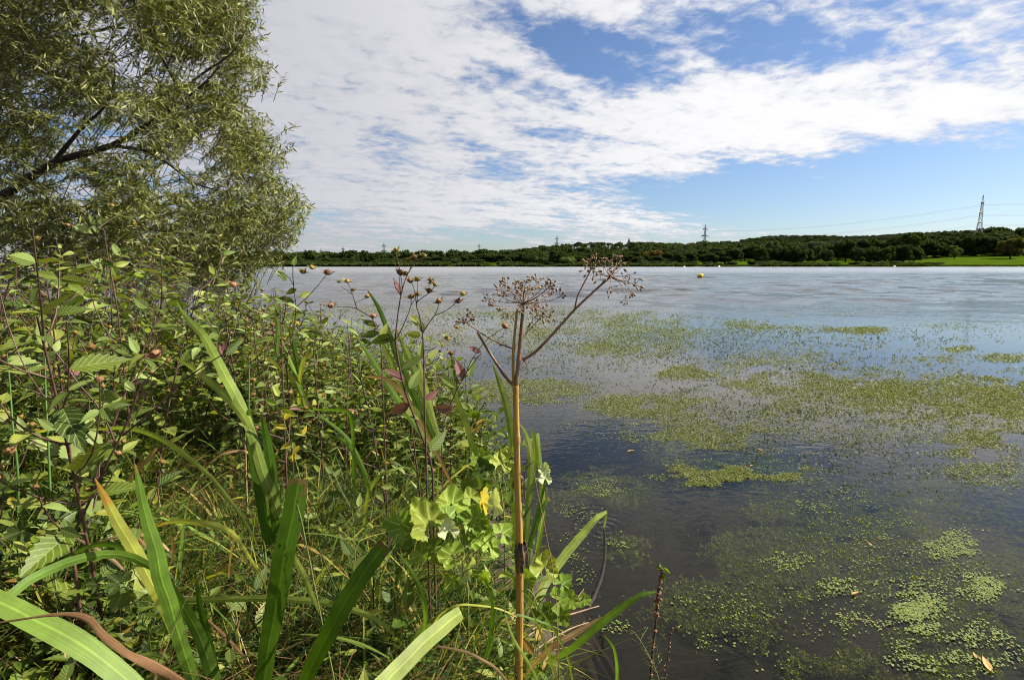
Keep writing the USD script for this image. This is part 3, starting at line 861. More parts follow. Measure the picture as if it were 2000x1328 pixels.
def pylon(px, top, y, height, label, rz, arms=((0.50, 0.135), (0.66, 0.115), (0.86, 0.075)), thick=1.0):
    p = at(px, top, y)
    z0 = p[2] - height
    t = thing('pylon', label, 'pylon', (p[0], y, z0), rz, 1.0)
    H, r = height, 0.16 * thick * height / 50
    prof = lambda u: H * np.interp(u, [0, 0.45, 0.88, 1], [0.075, 0.028, 0.014, 0.002])
    lev = [0, 0.16, 0.29, 0.40, 0.49, 0.57, 0.65, 0.72, 0.79, 0.86, 1.0]
    for sx_ in (-1, 1):
        for sy_ in (-1, 1):
            b = MB()
            b.add(*tube([(sx_ * prof(u), sy_ * prof(u), u * H) for u in lev], np.interp(lev, [0, 1], [r * 1.0, r * 0.7]), 4))
            b.build('leg', M['steel'], t)
    b = MB()
    for a, c in zip(lev[:-1], lev[1:]):
        for q in range(4):
            k1, k2 = [((-1, -1), (1, -1)), ((1, -1), (1, 1)), ((1, 1), (-1, 1)), ((-1, 1), (-1, -1))][q]
            A = [(k[0] * prof(a), k[1] * prof(a), a * H) for k in (k1, k2)]
            C = [(k[0] * prof(c), k[1] * prof(c), c * H) for k in (k1, k2)]
            bar(b, A[0], C[1], r * 0.6)
            bar(b, A[1], C[0], r * 0.6)
            bar(b, C[0], C[1], r * 0.6)
    b.build('bracing', M['steel'], t)
    tips = []
    for u, half in arms:
        b = MB()
        for s in (-1, 1):
            tip = (s * half * H, 0, u * H)
            for sy_ in (-1, 1):
                bar(b, (s * prof(u), sy_ * prof(u), u * H), tip, r * 2.0)
                bar(b, (s * prof(u + .04), sy_ * prof(u + .04), (u + 0.035) * H), tip, r * 1.4)
                for w in (0.35, 0.7):
                    a0 = np.array((s * prof(u), sy_ * prof(u), u * H)) * (1 - w) + np.array(tip) * w
                    a1 = np.array((s * prof(u + .04), sy_ * prof(u + .04), (u + 0.035) * H)) * (1 - w) + np.array(tip) * w
                    bar(b, a0, a1, r * 0.5)
            tips.append(np.array(tip))
        b.build('crossarm', M['steel'], t)
        for s in (-1, 1):
            MB().add(*tube([(s * half * H, 0, u * H), (s * half * H, 0, u * H - 0.05 * H)], [r, r], 5)).build('insulator', M['insulator'], t)
    c, s = math.cos(math.radians(rz)), math.sin(math.radians(rz))
    return [np.array([p[0] + q[0] * c - q[1] * s, y + q[0] * s + q[1] * c, z0 + q[2] - 0.05 * H]) for q in tips]


T1 = pylon(1921, 381, 620, 56, 'largest lattice pylon, on the wooded hill at the right edge', 38, arms=((0.44, 0.17), (0.64, 0.15), (0.85, 0.12)), thick=1.1)
T2 = pylon(1378, 438, 900, 58, 'lattice pylon on the hill in the middle of the far shore', 12, thick=1.5)
T3 = pylon(1088, 460, 1150, 50, 'small pylon above the left end of the hill village', 8, thick=1.9)
T4 = pylon(936, 475, 1200, 50, 'small pylon standing alone behind the low trees, left of the hill', 8, thick=1.9)
T5 = pylon(750, 472.5, 900, 46, 'pylon just right of the two poplars', 5, thick=1.8)
T6 = pylon(670, 480, 1000, 44, 'pylon left of the two poplars', 5, thick=1.8)
T7 = pylon(627, 485, 1150, 44, 'faint small pylon, second from the left', 5, thick=1.9)
T8 = pylon(600, 490, 1300, 42, 'faintest small pylon beside the willow, furthest left', 5, thick=1.9)
OFF = [q + np.array([260, -150, 6.0]) for q in T1]


def wires(label, A, Bp, r, sag):
    t = thing('power_line', label, 'power line', (0, 0, 0))
    for a, c in zip(A, Bp):
        u = np.linspace(0, 1, 24)[:, None]
        pts = a * (1 - u) + c * u
        pts[:, 2] -= sag * 4 * (u * (1 - u))[:, 0]
        MB().add(*tube(pts, r, 4)).build('wire', M['wire'], t)


wires('thin sagging wires running left from the largest pylon to the middle hill', T1, T2, 0.06, 9)
wires('thin wires leaving the frame to the right of the largest pylon', T1, OFF, 0.06, 5)

# ------------------------------------------------------------------ buoys on the lake
M['buoy'] = plain_material('yellow_paint', [(0, (0.60, 0.40, 0.02)), (1, (0.70, 0.48, 0.03))], 0.4, 4)
M['buoy_low'] = plain_material('buoy_base_dark', [(0, (0.06, 0.05, 0.02)), (1, (0.13, 0.10, 0.03))], 0.7, 8)  # darker tone for the lower part of the buoy
M['white_paint'] = plain_material('white_paint', [(0, (0.72, 0.72, 0.70)), (1, (0.80, 0.80, 0.78))], 0.4, 4)


def lathe(prof, k=20):
    prof = np.asarray(prof, float)
    a = np.arange(k) / k * 2 * np.pi
    v = np.stack([prof[:, None, 0] * np.cos(a), prof[:, None, 0] * np.sin(a), np.broadcast_to(prof[:, None, 1], (len(prof), k))], -1).reshape(-1, 3)
    i, j = np.meshgrid(np.arange(len(prof) - 1), np.arange(k), indexing='ij')
    i, j = i.ravel(), j.ravel()
    jn = (j + 1) % k
    return v, np.stack([i * k + j, i * k + jn, (i + 1) * k + jn, (i + 1) * k + j], 1)


p = on_z(1367.5, 542.5)
t = thing('buoy', 'yellow barrel-shaped mooring buoy floating on the open lake', 'buoy', (p[0], p[1], 0.08), 0, 0.8)
MB().add(*lathe([(0.30, 0.10), (0.36, 0.13), (0.37, 0.28), (0.34, 0.36), (0.25, 0.40), (0.0, 0.41)])).build('float', M['buoy'], t)
MB().add(*lathe([(0.0, -0.3), (0.33, -0.25), (0.372, 0.02), (0.374, 0.12), (0.30, 0.128)])).build('waterline_band', M['buoy_low'], t)
MB().add(*tube([(0.1 * math.cos(a), 0, 0.41 + 0.08 * math.sin(a)) for a in np.linspace(0, math.pi, 9)], 0.018, 6)).build('ring', M['steel'], t)
for px, py, sc, lb in ((1336, 522.8, 1.0, 'tiny white buoy far out, left of the yellow buoy'), (1404, 521.6, 1.3, 'tiny white buoy at the far shore, right of the yellow buoy'), (1747, 521.2, 1.3, 'tiny white buoy at the far shore below the largest dark tree')):
    p = on_z(px, py)
    t = thing('white_buoy', lb, 'buoy', (p[0], p[1], 0), 0, sc)
    MB().add(*lathe([(0.0, -0.3), (0.4, -0.2), (0.52, 0.1), (0.5, 0.4), (0.3, 0.62), (0.0, 0.68)])).build('float', M['white_paint'], t)
    MB().add(*tube([(0, 0, 0.6), (0, 0, 1.1)], [0.05, 0.04], 6)).build('handle_post', M['steel'], t)


# ------------------------------------------------------------------ the willow on the left bank
rng = np.random.default_rng(21)
WX, WY = -7.6, 6.6
wz = float(bank_z(WX, WY))
willow = thing('willow_tree', 'large willow with narrow grey-green leaves leaning over the bank on the left', 'tree', (WX, WY, wz))
WO = np.array([WX, WY, wz])
LIMBS = [  # photograph positions with distance, and radius from start to end
    ([(-215, 560, 6.7), (-60, 430, 6.4), (0, 388, 6.2), (60, 345, 6.0), (140, 306, 5.8), (215, 285, 5.6), (300, 236, 5.4), (370, 190, 5.2), (430, 130, 5.0)], 0.13, 0.014),
    ([(105, 322, 5.9), (150, 262, 5.9), (212, 195, 5.8), (225, 130, 5.8)], 0.042, 0.010),
    ([(215, 285, 5.6), (262, 290, 5.5), (330, 322, 5.3), (385, 360, 5.2), (430, 372, 5.1)], 0.032, 0.008),
    ([(-215, 500, 7.2), (-60, 415, 7.2), (0, 398, 7.1), (120, 405, 6.9), (260, 405, 6.7), (370, 397, 6.6), (460, 410, 6.4)], 0.085, 0.014),
    ([(-240, 330, 7.0), (-100, 170, 6.8), (20, 100, 6.6), (80, 140, 6.4), (150, 178, 6.2)], 0.07, 0.012),
    ([(300, 236, 5.4), (345, 180, 5.4), (300, 85, 5.5), (268, 20, 5.6), (250, -60, 5.7)], 0.028, 0.010),
    ([(-240, 200, 7.3), (-60, 60, 7.1), (120, 75, 6.9), (250, 45, 6.7), (330, 20, 6.6)], 0.06, 0.010),
    ([(345, 183, 5.4), (385, 150, 5.3), (450, 105, 5.2), (480, 60, 5.2)], 0.024, 0.007),
    ([(-215, 540, 6.9), (0, 432, 6.3), (60, 470, 5.8), (120, 520, 5.5)], 0.035, 0.012),
    ([(120, 405, 6.9), (240, 440, 6.3), (350, 455, 5.9), (450, 470, 5.7)], 0.035, 0.008),
]
tr = smooth_path([(0, 0, -0.2), (0.15, -0.03, 0.7), (0.45, 0.05, 1.5), (0.35, 0.15, 2.6), (0.1, 0.3, 4.2), (0.5, 0.3, 6.0)], 24)
b = MB().add(*tube(tr, np.linspace(0.36, 0.10, 24), 12))
b.build('trunk', M['bark'], willow)
for pts, r0, r1 in LIMBS:
    q = smooth_path([at(*p) for p in pts], 26) - WO
    if pts[0][0] < -150:
        a = tr[np.argmin(np.abs(tr[:, 2] - q[0, 2]))]
        q = np.vstack([a, q])
    q = q + 0.02 * (np.stack([meshkit.noise(q * 3 + 9, s) for s in (1, 2, 3)], 1) - 0.5)
    MB().add(*tube(q, np.linspace(r0, r1, len(q)) * 0.62, 8)).build('branch', M['bark'], willow)

EDGE_Y = [-200, -150, 0, 30, 60, 110, 140, 165, 200, 230, 280, 320, 350, 385, 402, 430, 460, 490, 515, 545]
EDGE_X = [440, 470, 500, 512, 508, 515, 528, 520, 518, 526, 556, 570, 556, 596, 606, 594, 582, 562, 540, 500]
n = 13500
tx = -420 + 1050 * rng.random(n)
ty = -190 + 740 * rng.random(n)
lim = np.interp(ty, EDGE_Y, EDGE_X) + 4 + 15 * rng.normal(size=n) - 40 * rng.random(n) ** 2
dens = meshkit.fbm(np.stack([tx / 85, ty / 70, 0 * tx + 3.3], -1), 3, 17)
gap = np.interp(tx, [0, 250, 400, 600], [0.49, 0.49, 0.43, 0.34]) - 0.10 * np.clip((ty - 360) / 60, 0, 1)
ok = (tx < lim) & (dens > gap) & (rng.random(n) < np.interp(tx, [-420, 0, 330, 600], [0.4, 0.55, 0.85, 1.0]))
tx, ty, lim = tx[ok], ty[ok], lim[ok]
inset = np.clip((lim - tx) / 260, 0.03, 1.0)
yy = 5.9 + (rng.random(len(tx)) - 0.62) * 2.9 * np.sqrt(inset)
l1_ = np.array([(-60, 430), (0, 388), (60, 345), (140, 306), (215, 285), (300, 236), (212, 195), (150, 262), (105, 322)], float)
dl_ = np.min([np.linalg.norm(np.stack([tx, ty], 1) - (l1_[i] * (1 - w_) + l1_[i + 1] * w_), axis=1) for i in (0, 1, 2, 3, 4, 6, 7) for w_ in np.linspace(0, 1, 9)], axis=0)
near_limb = (dl_ < 34) & (rng.random(len(tx)) < 0.85)
yy = np.where(near_limb, 6.5 + 0.9 * rng.random(len(tx)), yy)
ends = np.array([at(a, c, d) for a, c, d in zip(tx, ty, yy)])
L = 0.30 + 0.36 * rng.random(len(ends))
ang = rng.normal(0.15, 0.75, len(ends))
out = np.stack([np.cos(ang), 0.7 * np.sin(ang) - 0.15, 0 * ang], 1)
rise = rng.normal(0.38, 0.50, len(ends))[:, None]
start = ends - L[:, None] * (unit(out) * 0.80 + np.array([0, 0, 1.0]) * (rise - 0.25))
mid = (start + ends) / 2 + np.array([0, 0, 1.0]) * (0.16 * L)[:, None]
tw = MB()
K = 20
u = np.linspace(0, 1, K)[None, :, None]
P3 = start[:, None] * (1 - u) ** 2 + 2 * mid[:, None] * u * (1 - u) + ends[:, None] * u ** 2
for k in range(0, len(ends)):
    tw.add(*tube(P3[k, ::5] - WO, [0.0042, 0.0036, 0.0028, 0.002], 3, cap=False))
tw.build('twigs', M['twig'], willow, kind='stuff')
diamond = (np.array([[0, 0, 0], [-0.09, 0.42, 0.02], [0.0, 0.45, -0.01], [0.09, 0.42, 0.02], [0, 1, -0.10]]), np.array([[0, 2, 1], [0, 3, 2], [1, 2, 4], [2, 3, 4]]), np.array([[0, 0, .5], [0, .4, 0], [0, .4, .5], [0, .4, 1], [0, 1, .5]]))
T3 = unit(np.gradient(P3, axis=1))
sel = P3[:, 3:].reshape(-1, 3)
tt3 = T3[:, 3:].reshape(-1, 3)
side = rng.normal(size=sel.shape)
d = unit(tt3 * 0.6 + unit(side) * 0.85 + np.array([0.06, 0, -0.06]))
nr = unit(np.array([0.45, -0.45, 0.7]) + 0.65 * rng.normal(size=sel.shape))
crown = MB().add(*stamp(diamond, sel - WO, frames(d, nr), 0.050 + 0.038 * rng.random(len(sel)), rng.random(len(sel))))
d2 = unit(tt3 * 0.6 - unit(side) * 0.85 + np.array([0.06, 0, -0.06]))
half = rng.random(len(sel)) < 0.6
crown.add(*stamp(diamond, (sel - WO)[half], frames(d2[half], nr[half] + 0.3 * rng.normal(size=(half.sum(), 3))), 0.050 + 0.035 * rng.random(half.sum()), rng.random(half.sum())))
crown.build('crown', M['willow'], willow, smooth=False, kind='stuff')

# ------------------------------------------------------------------ hand-placed leaves, blades and stems
def px_m(px, py, y):
    """Metres per photograph pixel at that place and distance."""
    a, b_ = (px - 1000) / FPX, (664 - py) / FPX
    return (y / ray(px, py)[1]) / FPX / math.sqrt(1 + a * a + b_ * b_)       # wide-angle views stretch things towards the corners


def view_side(p, twist=0.0):
    """Across-directions that show a blade's flat side towards the camera, turned by twist degrees round its length."""
    t = unit(np.gradient(p, axis=0))
    v = unit(p - np.array([0, 0, EYE]))
    s = unit(np.cross(v, t))
    up = np.cross(t, s)
    a = np.radians(np.broadcast_to(np.asarray(twist, float), (len(p),)))[:, None]
    return s * np.cos(a) + up * np.sin(a)


def blade(b, pts, widths, twist=0.0, n=22, fold=0.10, rnd=0.5, curl=0.0):
    """A long leaf through photograph positions (px, py, distance) with widths in photograph pixels, as if seen flat."""
    w = [px_m(*p) * k for p, k in zip(pts, widths)]
    q = np.array([at(*p) for p in pts])
    s = np.concatenate([[0], np.cumsum(np.linalg.norm(np.diff(q, axis=0), axis=1))])
    P_ = smooth_path(q, n)
    sp_ = np.concatenate([[0], np.cumsum(np.linalg.norm(np.diff(P_, axis=0), axis=1))])
    W = np.interp(sp_ / sp_[-1], s / s[-1], w)
    W = W * (1 + 0.10 * (meshkit.fbm(np.stack([sp_ * 38 + pts[0][0], 0 * sp_, 0 * sp_], -1), 3, 2) - 0.5))
    P_ = P_ + (0.08 * W.max()) * (np.stack([meshkit.noise(P_ * 22 + 5, k_) for k_ in (1, 2, 3)], 1) - 0.5)
    tws = np.interp(np.linspace(0, 1, n), np.linspace(0, 1, np.size(twist)), np.atleast_1d(twist))
    v, f, t_ = strip(P_, W * 0.82, view_side(P_, tws), fold, rnd, curl)
    t_[:, 1] = 1 - t_[:, 1]                                          # drawn from the tip down
    return b.add(v, f, t_)


LEAVES = {k: leaf_shape(0.42, 9, droop=dr, fold=fo, pos=0.33, tooth=0.09) for k, (dr, fo) in enumerate([(0.10, 0.25), (0.22, 0.35), (0.0, 0.15), (0.32, 0.2)])}
SIMPLE = {k: leaf_shape(0.36, 0, 6, droop=dr, fold=fo, pos=0.33) for k, (dr, fo) in enumerate([(0.10, 0.3), (0.25, 0.4), (0.0, 0.2), (0.4, 0.2)])}


def one_leaf(pos, d, nrm, size, rnd, proto, wide=1.0):
    return stamp(proto, np.array([pos]), frames(np.array([unit(d)]), np.array([nrm])), np.array([[size * wide, size, size]]), [rnd])


def px_leaf(px, py, y, length, angle, tilt=0.0, roll=0.0, lift=0.0):
    """Position, direction and normal of a leaf whose base shows at (px, py) and which points at an angle in the picture (0 right, 90 up)."""
    p = at(px, py, y)
    v = unit(p - np.array([0, 0, EYE]))
    right = unit(np.cross(v, [0, 0, 1.0]))
    up = np.cross(right, v)
    a = math.radians(angle)
    d = right * math.cos(a) + up * math.sin(a)
    nrm = -v
    t = math.radians(tilt)
    d2 = d * math.cos(t) + v * math.sin(t)
    n2 = nrm * math.cos(t) + d * math.sin(t)
    x = np.cross(d2, n2)
    r_ = math.radians(roll)
    n2 = n2 * math.cos(r_) + x * math.sin(r_)
    return p, d2, n2, length * px_m(px, py, y)


def head_parts(t, pos, r, mat, seed, axis=(0, 0, 1), rel=None, bract_mat='bidens'):
    """A button flower head with a ring of narrow green bracts below it."""
    rr = np.random.default_rng(seed)
    v, f, tt = blob_mesh(r, 2, (1, 1, 0.85), 0.35, seed)
    R_ = frames(np.array([unit(np.cross(axis, [0.3, 0.9, 0.1]))]), np.array([axis]))[0]
    o = np.asarray(pos) - (0 if rel is None else rel)
    tt = tt.copy()
    tt[:, 0] = rr.random()
    h = MB().add((v @ R_.T) + o, f, tt).build('flower_head', M[mat], t)
    b = MB()
    k = 7
    a = np.arange(k) / k * 6.283 + rr.random() * 6
    rad = (np.cos(a)[:, None] * R_[:, 0] + np.sin(a)[:, None] * R_[:, 1])
    dd = unit(rad * (0.6 + 0.5 * rr.random((k, 1))) + np.asarray(axis) * (0.6 + 0.5 * rr.random((k, 1))))
    b.add(*stamp(SIMPLE[1], o + rad * r * 0.6 - np.asarray(axis) * r * 0.7, frames(dd, np.tile(np.asarray(axis, float), (k, 1)) - rad * 0.5), r * (1.9 + 1.0 * rr.random(k)), rr.random(k)))
    b.build('bracts', M[bract_mat], h)
    return h


# --- thicket plants with purple stems, toothed leaves and button heads
def thicket_plant(name, label, loc, seed, h, group=None, rz=0.0, heads=6, lush=1.0, detail=True, bare=False):
    r = np.random.default_rng(seed)
    t = thing(name, label, 'plant', loc, rz, 1.0, group)
    lean = r.normal(0, 0.13, 2)
    path = smooth_path([(0, 0, -0.05), (lean[0] * .3, lean[1] * .3, h * .4), (lean[0] * h, lean[1] * h, h * 0.97)], 14)
    st = MB().add(*tube(path, np.linspace(0.0044, 0.0018, 14), 6))
    items, hd = [], []
    nn = int(9 * lush) + 3
    for k in range(nn):
        u = 0.15 + 0.80 * k / (nn - 1)
        p = np.array([np.interp(u, np.linspace(0, 1, 14), path[:, i]) for i in range(3)])
        a0 = k * 1.62 + r.normal(0, .3)
        for s in (0, 1):
            a = a0 + s * math.pi + r.normal(0, .2)
            o = np.array([math.cos(a), math.sin(a), 0])
            if u > 0.38 and r.random() < 0.75:      # side branch with its own small leaves and a head
                bl = (0.12 + 0.22 * r.random()) * (1.15 - 0.5 * u) * h / 0.9
                e = p + o * bl * 0.62 + np.array([0, 0, bl * 0.85])
                m_ = p + o * bl * 0.42 + np.array([0, 0, bl * 0.32])
                bp = smooth_path([p, m_, e], 6)
                st.add(*tube(bp, np.linspace(0.0021, 0.0011, 6), 4))
                if len(hd) < heads:
                    hd.append((e, unit(e - m_)))
                for w in (0.5, 0.8):
                    q = bp[int(w * 5)]
                    for s2 in (-1, 1):
                        aa = a + s2 * 1.3 + r.normal(0, .3)
                        items.append((q, np.array([math.cos(aa), math.sin(aa), 0.15 + 0.3 * r.normal()]), 0.030 + 0.026 * r.random()))
            pl = 0.02 + 0.02 * r.random()
            q = p + o * pl + np.array([0, 0, pl * 0.6])
            st.add(*tube([p, q], [0.0016, 0.0013], 4, cap=False))
            if bare and r.random() < 0.55:
                continue
            items.append((q, o + np.array([0, 0, 0.30 + 0.45 * r.normal()]), (0.050 if bare else 0.055 + 0.070 * r.random() ** 1.5) * (1.12 - 0.40 * u)))
    if detail:
        st.build('stem', M['purple_stem'], t)
        for k, (q, d, s) in enumerate(items):
            nrm = np.array([0, 0, 1.0]) + 0.45 * r.normal(size=3)
            proto = LEAVES[int(r.integers(0, 4))]
            MB().add(*one_leaf(q, d, nrm, s * 1.15, r.random(), proto)).build('leaf', M['bidens_pale' if r.random() < 0.14 else 'purple_leaf' if r.random() < 0.02 else 'bidens'], t, smooth=True)
        for k, (e, ax) in enumerate(hd):
            head_parts(t, e, 0.0042 + 0.0032 * r.random(), 'head' if r.random() < 0.6 else 'dead_head', seed * 31 + k, ax)
    else:
        st.build('stem', M['purple_stem'], t)
        fb = MB()
        q = np.array([i[0] for i in items])
        fb.add(*stamp(SIMPLE[1], q, frames(np.array([i[1] for i in items]), np.array([0, 0, 1.0]) + 0.45 * r.normal(size=q.shape)), np.array([i[2] for i in items]) * 1.15, r.random(len(q))))
        fb.build('leaves', M['bidens'], t, kind='stuff')
        for k, (e, ax) in enumerate(hd):
            v, f, tt = blob_mesh(0.008, 1)
            MB().add(v + e, f, tt + np.array([r.random() - .5, 0, 0])).build('flower_head', M['head'], t)
    return t


GT = 'plants of the dense thicket on the bank'
LT = 'leafy purple-stemmed plant with small orange-brown button heads in the dense bank thicket'
rng = np.random.default_rng(5)
TOPX = [-200, 0, 150, 300, 400, 520, 620, 720, 830, 940]
TOPY = [440, 455, 440, 445, 480, 530, 585, 640, 690, 800]
protos_t, protos_f = {}, {}
BASE_H = (0.70, 0.85, 1.0)
count = 0
tries = 0
placed = []
while count < 150 and tries < 20000:
    tries += 1
    Yp = 1.05 + 6.2 * rng.random() ** 1.35
    c = -260 + 1230 * rng.random()
    Xp = (c - 1000) / FPX * Yp / CP
    s = float(inland(Xp, Yp))
    if s < 0.12:
        continue
    if c > 150 and Yp < 2.35 - 0.0 * c and not (c < 280 and Yp > 1.7):
        continue
    if c > 620 and Yp > 2.35 and s < 0.25 and rng.random() < 0.5:
        continue
    gap_ = 0.10 + 0.055 * Yp
    if any((Xp - a) ** 2 + (Yp - q) ** 2 < gap_ ** 2 for a, q in placed):
        continue
    if c > 480 and rng.random() < 0.45:
        continue
    z0 = float(bank_z(Xp, Yp))
    top = np.interp(c, TOPX, TOPY) + abs(rng.normal(0, 55))
    hgt = at(c, top, Yp)[2] - z0
    if not 0.45 < hgt < 1.45:
        if hgt >= 1.45 and rng.random() < 0.6:
            hgt = 1.2 + 0.25 * rng.random()
        else:
            continue
    placed.append((Xp, Yp))
    near_ = Yp < 4.2
    k = int(np.argmin([abs(hgt * 0.92 - q) for q in BASE_H])), int(rng.integers(0, 2 if near_ else 1))
    sc = hgt * 0.92 / BASE_H[k[0]]
    store = protos_t if near_ else protos_f
    rz = rng.random() * 360
    if k not in store:
        store[k] = thicket_plant('thicket_plant', LT, (Xp, Yp, z0), 100 + k[0] * 7 + k[1] + (0 if near_ else 50), BASE_H[k[0]], GT, rz, heads=7, detail=near_)
        store[k].GetAttribute('xformOp:scale').Set(Gf.Vec3f(sc, sc, sc))
    else:
        copy_of(store[k], 'thicket_plant', LT, 'plant', (Xp, Yp, z0), rz, sc, GT)
    count += 1
GB_ = 'bare seed-head plants along the water side of the thicket'
LB_ = 'thin sparse-leaved plant with brown seed heads on the water side of the thicket'
bare_first = {}
count = 0
for _ in range(4000):
    if count >= 42:
        break
    Yp = 1.7 + 2.6 * rng.random()
    c = 470 + 500 * rng.random()
    Xp = (c - 1000) / FPX * Yp / CP
    if float(inland(Xp, Yp)) < 0.05:
        continue
    z0 = float(bank_z(Xp, Yp))
    top = np.interp(c, [470, 600, 720, 830, 960], [535, 570, 610, 650, 800]) + abs(rng.normal(0, 50))
    hgt = at(c, top, Yp)[2] - z0
    if not 0.4 < hgt < 1.3:
        continue
    k = int(rng.integers(0, 4))
    rz = rng.random() * 360
    if k not in bare_first:
        bare_first[k] = thicket_plant('seedhead_stalk', LB_, (Xp, Yp, z0), 900 + k, 0.85, GB_, rz, heads=9, lush=0.8, bare=True)
        bare_first[k].GetAttribute('xformOp:scale').Set(Gf.Vec3f(hgt / 0.9, hgt / 0.9, hgt / 0.9))
    else:
        copy_of(bare_first[k], 'seedhead_stalk', LB_, 'plant', (Xp, Yp, z0), rz, hgt / 0.9, GB_)
    count += 1
print('thicket', count, tries)


def px_plant(name, label, Yp, stems, heads=(), leaves=(), stem_mat='purple_stem', base=None):
    """A plant drawn after the photograph: stems [(points, radius px start, end)], heads [(px, py, r px, material)], leaves [(px, py, length px, angle, material, tilt, roll, shape)]."""
    f = stems[0][0][0]
    o = at(f[0], f[1], f[2] if len(f) > 2 else Yp)
    o = np.array([o[0], o[1], float(bank_z(o[0], o[1])) if base is None else base])
    t = thing(name, label, 'plant', o)
    P3_ = lambda p: at(p[0], p[1], p[2] if len(p) > 2 else Yp)
    for i, (pts, r0, r1) in enumerate(stems):
        q = np.array([P3_(p) for p in pts])
        if i == 0:
            q = np.vstack([[o[0], o[1], o[2] - 0.03], q]) if q[0, 2] > o[2] + 0.02 else q
        k = px_m(pts[0][0], pts[0][1], Yp)
        qs = smooth_path(q, 5 + 3 * len(q)) - o
        MB().add(*tube(qs, np.linspace(r0, r1, len(qs)) * k * 0.72, 7)).build('stem' if i == 0 else 'branch', M[stem_mat], t)
    for i, (px, py, r, m) in enumerate(heads):
        ax = unit(np.array([np.random.default_rng(i + int(px)).normal(0, .35), -0.2, 1.0]))
        head_parts(t, at(px, py, Yp), r * px_m(px, py, Yp), m, int(px * 3 + py), ax, rel=o, bract_mat='bidens' if m == 'head' else 'dry_dark')
    for i, l in enumerate(leaves):
        px, py, ln, ang, m = l[:5]
        tilt, roll, shp = (list(l[5:]) + [0, 0, 0][len(l) - 5:]) if len(l) < 8 else l[5:8]
        p, d, nn, s = px_leaf(px, py, Yp, ln, ang, tilt, roll)
        MB().add(*one_leaf(p - o, d, nn, s, (i * 0.37) % 1, LEAVES[int(shp) % 4])).build('leaf', M[m], t)
    return t


px_plant('seedhead_plant', 'tall purple-stemmed plant whose upper heads stand against the far shore, left of the dry umbel', 1.25,
         [([(845, 925), (815, 830), (790, 760), (778, 705), (772, 665)], 4.2, 2.6), ([(772, 665), (777, 615), (783, 578), (794, 540), (806, 520), (826, 502)], 2.2, 1.0), ([(783, 578), (781, 560), (781, 537)], 1.6, 0.9),
          ([(772, 665), (790, 630), (803, 590), (803, 580)], 1.8, 0.9), ([(803, 596), (815, 577)], 1.1, 0.7), ([(786, 570), (775, 500), (772, 491)], 1.2, 0.7), ([(795, 540), (808, 506)], 1.0, 0.7)],
         [(773, 488, 5, 'head'), (809, 503, 6, 'dead_head'), (828, 499, 5, 'head'), (781, 532, 6.5, 'dead_head'), (791, 534, 5, 'head'), (803, 579, 6, 'head'), (816, 574, 4.5, 'head')],
         [(783, 578, 40, 108, 'purple_leaf', 10, 40), (772, 665, 38, 160, 'bidens', 20, 10), (766, 655, 52, 200, 'bidens', 20, -20), (790, 745, 50, 140, 'purple_leaf', 10, 40), (800, 760, 46, 60, 'bidens_pale', 0, 10), (820, 820, 55, 130, 'bidens', 20, 20), (800, 790, 52, 200, 'purple_leaf', 20, 0), (838, 880, 60, 45, 'bidens', 20, 20)])
px_plant('seedhead_plant', 'second purple-stemmed plant, with a cluster of small heads, just left of the dry umbel', 1.22,
         [([(832, 880), (829, 790), (828, 700), (826, 660)], 3.4, 2.4), ([(826, 660), (820, 620), (813, 595), (838, 572), (850, 558)], 2.0, 0.9), ([(813, 595), (810, 570), (802, 548)], 1.4, 0.8), ([(826, 650), (838, 630), (849, 616), (857, 592)], 1.8, 0.9), ([(849, 616), (878, 602), (900, 578)], 1.2, 0.8), ([(838, 572), (838, 556), (839, 548)], 1.0, 0.7), ([(813, 595), (816, 575), (815, 547)], 1.0, 0.7)],
         [(850, 556, 4.5, 'head'), (842, 551, 4.5, 'head'), (838, 568, 5.5, 'dead_head'), (801, 548, 5.5, 'dead_head'), (815, 545, 5.5, 'head'), (857, 588, 6, 'dead_head'), (895, 588, 5.5, 'dead_head'), (904, 574, 5, 'head'), (840, 546, 4, 'head')],
         [(826, 650, 36, 105, 'bidens', 0, 30), (824, 640, 40, 130, 'bidens', 20, 30), (822, 655, 36, 172, 'bidens', 30, 0), (820, 700, 34, 82, 'bidens_pale', 0, 0), (836, 700, 30, 40, 'bidens', 20, 0), (822, 700, 46, 205, 'bidens_pale', 10, 30), (830, 780, 36, 30, 'purple_leaf', 10, 20)])
px_plant('seedhead_plant', 'thin bare-branched plant arching left over the water with few heads, below the two poplars', 1.35,
         [([(745, 690), (738, 640), (728, 622), (712, 611), (697, 603)], 2.4, 1.6), ([(697, 603), (690, 580), (684, 562), (679, 553)], 1.5, 0.8), ([(697, 603), (675, 599), (650, 599)], 1.3, 0.7), ([(688, 575), (667, 560)], 0.8, 0.6), ([(693, 592), (716, 582)], 0.8, 0.6)],
         [(678, 549, 5, 'head'), (646, 597, 6, 'dead_head'), (662, 550, 3.2, 'head'), (717, 579, 4.5, 'head'), (690, 566, 3.5, 'head'), (729, 617, 5, 'dead_head')],
         [(738, 640, 38, 150, 'bidens', 10, 20), (742, 660, 36, 60, 'bidens', 10, 20), (740, 650, 40, 190, 'bidens', 20, 20)])
